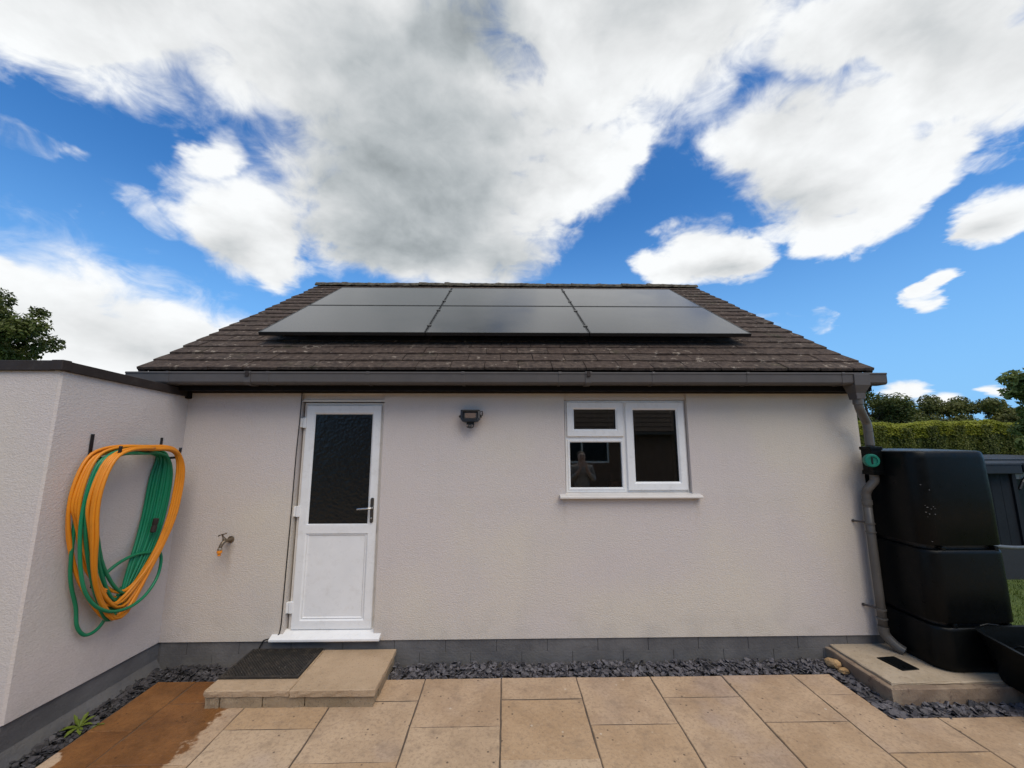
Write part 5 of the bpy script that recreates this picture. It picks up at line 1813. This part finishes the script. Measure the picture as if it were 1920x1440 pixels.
# clipped hedge
hd = thing('hedge', (14.5, 9.6, -0.05), 'long clipped conifer hedge with a top coloured sunlit yellow-green behind the water tank', 'hedge')
HX0, HX1, HY0, HY1 = 9.0, 20.5, 9.0, 10.3
def hz(x):
    return 2.47 + 0.05 * math.sin(x * 1.3) + 0.03 * math.sin(x * 3.1 + 1)
core = MB()
ks = 40
rings = []
for i in range(ks + 1):
    x = HX0 + (HX1 - HX0) * i / ks
    h = hz(x) - 0.08
    rings.append([(x, HY0 + 0.08, -0.05), (x, HY0 + 0.06, h - 0.35), (x, HY0 + 0.30, h), (x, HY1 - 0.3, h), (x, HY1, h - 0.35), (x, HY1, -0.05)])
core.rings(rings)
core.build('core', M['leaf_dark'], hd)
rl = random.Random(55)
def sprays(n, top):
    vs, fs = [], []
    for k in range(n):
        x = rl.uniform(HX0, HX1)
        h = hz(x)
        bumpy = 0.05 * math.sin(x * 7.0) + rl.gauss(0, 0.03)
        if top:
            y = HY0 - 0.01 + rl.random() ** 1.8 * 0.9
            z = h - 0.13 * max(0, 1 - (y - HY0) / 0.25) ** 2 + bumpy * 0.6 - (rl.random() ** 1.7 * 0.30 if y < HY0 + 0.12 else 0.0)
            nrm = Vector((rl.gauss(0, 0.4), -0.5 + rl.gauss(0, 0.4), 0.9))
        else:
            z = rl.uniform(0.9, h - 0.10)
            y = HY0 + 0.04 + bumpy
            nrm = Vector((rl.gauss(0, 0.5), -1.0, rl.gauss(0.25, 0.4)))
        nrm.normalize()
        a = (Matrix.Rotation(rl.uniform(0, 6.28), 3, nrm) @ nrm.orthogonal().normalized())
        b_ = nrm.cross(a)
        s = rl.uniform(0.024, 0.050)
        p = Vector((x, y, z)) - WL[hd]
        i = len(vs)
        vs += [p - a * s, p + b_ * s * 0.5 + nrm * s * 0.3, p + a * s, p - b_ * s * 0.5 + nrm * s * 0.3]
        fs.append((i, i + 1, i + 2, i + 3))
    return vs, fs
for nm, n, tp, mm in (('foliage', 42000, False, 'hedge'), ('lit_top_sprays', 38000, True, 'hedgetop')):
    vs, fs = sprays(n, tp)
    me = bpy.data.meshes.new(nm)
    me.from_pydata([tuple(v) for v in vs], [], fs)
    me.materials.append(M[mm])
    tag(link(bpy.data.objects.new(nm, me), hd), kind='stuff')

# lawn blades where the lawn shows past the tank
gb = MB()
rl = random.Random(66)
for k in range(9000):
    x, y = rl.uniform(4.95, 8.0), rl.uniform(-0.5, 1.9)
    h = rl.uniform(0.025, 0.055)
    a = rl.uniform(0, 6.28)
    d = Vector((math.cos(a), math.sin(a), 0)) * 0.004
    l_ = Vector((rl.gauss(0, 0.012), rl.gauss(0, 0.012), h))
    p = Vector((x, y, -0.021))
    gb.v += [tuple(p - d), tuple(p + d), tuple(p + l_)]
    i = len(gb.v)
    gb.f.append((i - 3, i - 2, i - 1))
me = bpy.data.meshes.new('grass')
me.from_pydata(gb.v, [], gb.f)
me.materials.append(M['grass'])
tag(link(bpy.data.objects.new('grass', me)), 'short green lawn grass between the water tank and the shed', 'grass', kind='stuff')

# ================================================================== what stands behind the photographer and shows in the glass
bw = thing('bungalow', (2.0, -18.0, 0), 'brick bungalow with brown tiled roof across the terrace, mirrored in the window panes', 'house')
BY = -13.5
mb_wall = plain('brown_brick', (0.17, 0.10, 0.07), 0.9, var=0.3, vs=14.0, bmp=0.5, bs=40.0)
w = MB()
for x0, x1, z0, z1 in ((-8, 2.2, -0.1, 2.35), (4.6, 14, -0.1, 2.35), (2.2, 4.6, -0.1, 0.95), (2.2, 4.6, 2.1, 2.35)):
    w.box(x0, x1, BY - 0.3, BY, z0, z1)
w.build('wall', mb_wall, bw)
wf = MB()
wf.box(2.2, 4.6, BY - 0.12, BY - 0.05, 0.95, 1.03).box(2.2, 4.6, BY - 0.12, BY - 0.05, 2.02, 2.1)
for x in (2.2, 3.36, 4.52):
    wf.box(x, x + 0.08, BY - 0.119, BY - 0.051, 1.03, 2.02)
wo_ = wf.build('window', M['upvc'], bw)
MB().box(2.25, 4.55, BY - 0.10, BY - 0.09, 1.0, 2.05).build('pane', M['obscure'], wo_)
rr = MB()
for k in range(14):
    s0 = k * 0.36
    y0, z0 = BY + 0.35 - s0 * 0.80, 2.30 + s0 * 0.60
    y1, z1 = y0 - 0.38 * 0.80, z0 + 0.38 * 0.60
    rr.add([(-8.4, y0, z0 + 0.03), (14.4, y0, z0 + 0.03), (14.4, y1, z1), (-8.4, y1, z1), (-8.4, y0, z0 - 0.01), (14.4, y0, z0 - 0.01)], [(0, 1, 2, 3), (0, 4, 5, 1)])
rr.build('roof', M['tile'], bw)
MB().box(-8.4, 14.4, BY + 0.36, BY + 0.46, 2.18, 2.28).build('gutter', M['gutter'], bw)

# a person standing beside the camera, hands raised to the chin, mirrored in the lower pane
PXP, PYP = 1.50, -3.95
pe = thing('person', (PXP, PYP, 0), 'person in a grey jumper standing with hands raised to the chin, mirrored in the window', 'person')


def skin(name, verts, edges, radii, mat, root=0, sub=2):
    me = bpy.data.meshes.new(name)
    me.from_pydata([tuple(v) for v in verts], edges, [])
    o = bpy.data.objects.new(name, me)
    link(o, pe)
    sm = o.modifiers.new('skin', 'SKIN')
    sm.use_smooth_shade = True
    for i, sv_ in enumerate(me.skin_vertices[0].data):
        r_ = radii[i]
        sv_.radius = (r_, r_) if not hasattr(r_, '__len__') else r_
        sv_.use_root = (i == root)
    ss = o.modifiers.new('subsurf', 'SUBSURF')
    ss.levels = sub
    ss.render_levels = sub
    dg = bpy.context.evaluated_depsgraph_get()
    m2 = bpy.data.meshes.new_from_object(o.evaluated_get(dg))
    o.modifiers.clear()
    o.data = m2
    m2.materials.clear()
    m2.materials.append(mat)
    return o


skin_m = plain('skin', (0.42, 0.31, 0.26), 0.6, var=0.05)
V = [(0, 0, .95), (0, .01, 1.12), (0, .01, 1.28), (0, 0, 1.40), (0, 0.0, 1.47), (0, .03, 1.53), (0, .035, 1.60), (0, .02, 1.67),
     (-.17, 0, 1.38), (-.23, .02, 1.14), (-.10, .19, 1.30), (-.045, .22, 1.42),
     (.17, 0, 1.38), (.23, .02, 1.14), (.10, .19, 1.30), (.045, .22, 1.42),
     (-.09, 0, .90), (-.10, .01, .50), (-.11, -.02, .09), (-.12, .13, .035),
     (.09, 0, .90), (.10, .01, .50), (.11, -.02, .09), (.12, .13, .035)]
E_ = [(0, 1), (1, 2), (2, 3), (3, 4), (4, 5), (5, 6), (6, 7), (3, 8), (8, 9), (9, 10), (10, 11), (3, 12), (12, 13), (13, 14), (14, 15), (0, 16), (16, 17), (17, 18), (18, 19), (0, 20), (20, 21), (21, 22), (22, 23)]
Rd = [(.15, .11), (.13, .10), (.15, .11), (.10, .08), .055, .075, .088, .06, .06, .045, .035, .03, .06, .045, .035, .03, .085, .058, .042, .04, .085, .058, .042, .04]
for s, w_, hnd in ((-1, 11, None), (1, 15, None)):
    for k in range(5):      # fingers folded together under the chin
        b0 = len(V)
        px_, pz_ = V[w_][0] - s * (-0.012 + 0.0), V[w_][2]
        ang = (k - 2) * 0.016
        ln = (0.05, 0.075, 0.08, 0.074, 0.058)[k]
        V += [(V[w_][0] + ang * 0.5 + s * 0.006, V[w_][1] + 0.012 + (0.014 if k == 0 else 0), pz_ + 0.03), (V[w_][0] - s * 0.012 + ang * 0.4, V[w_][1] + 0.024, pz_ + 0.03 + ln * 0.6), (V[w_][0] - s * 0.03 + ang * 0.3, V[w_][1] + 0.018, pz_ + 0.03 + ln)]
        E_ += [(w_, b0), (b0, b0 + 1), (b0 + 1, b0 + 2)]
        Rd += [.010, .009, .008]
body = skin('body', V, E_, Rd, skin_m)
J1 = [0, 1, 2, 3, 8, 9, 10, 12, 13, 14]
jv = [V[i] for i in J1]
jv[6] = tuple(Vector(V[9]).lerp(Vector(V[10]), 0.85))
jv[9] = tuple(Vector(V[13]).lerp(Vector(V[14]), 0.85))
skin('jumper', jv, [(0, 1), (1, 2), (2, 3), (3, 4), (4, 5), (5, 6), (3, 7), (7, 8), (8, 9)], [(.175, .135), (.155, .125), (.175, .135), (.115, .095), .08, .062, .05, .08, .062, .05], plain('grey_jumper', (0.26, 0.255, 0.25), 0.9))
T1 = [0, 16, 17, 18, 20, 21, 22]
skin('trousers', [V[i] for i in T1], [(0, 1), (1, 2), (2, 3), (0, 4), (4, 5), (5, 6)], [(.165, .13), .105, .075, .06, .105, .075, .06], plain('dark_trousers', (0.03, 0.035, 0.05), 0.9))
skin('hair', [(0, -.02, 1.56), (0, -.015, 1.63), (0, .0, 1.70)], [(0, 1), (1, 2)], [.075, .098, .075], plain('brown_hair', (0.05, 0.032, 0.02), 0.6))
for s in (-1, 1):
    MB().lathe((PXP + s * 0.032, PYP + 0.118, 1.615), (0, 1, 0), [(-0.01, 0.004), (0, 0.011), (0.006, 0.006)], 10).build('eye', M['black'], pe)
    skin('shoe', [(s * .12, -.06, .05), (s * .12, .06, .045), (s * .125, .17, .035)], [(0, 1), (1, 2)], [.05, .052, .042], M['black'])
MB().lathe((PXP, PYP + 0.115, 1.585), (0, 1, -0.2), [(-0.01, 0.012), (0.012, 0.012), (0.022, 0.005)], 10).build('nose', skin_m, pe)
MB().box(PXP - 0.024, PXP + 0.024, PYP + 0.108, PYP + 0.118, 1.545, 1.555).build('mouth', plain('lips', (0.35, 0.13, 0.11), 0.5), pe, bevel=0.003)
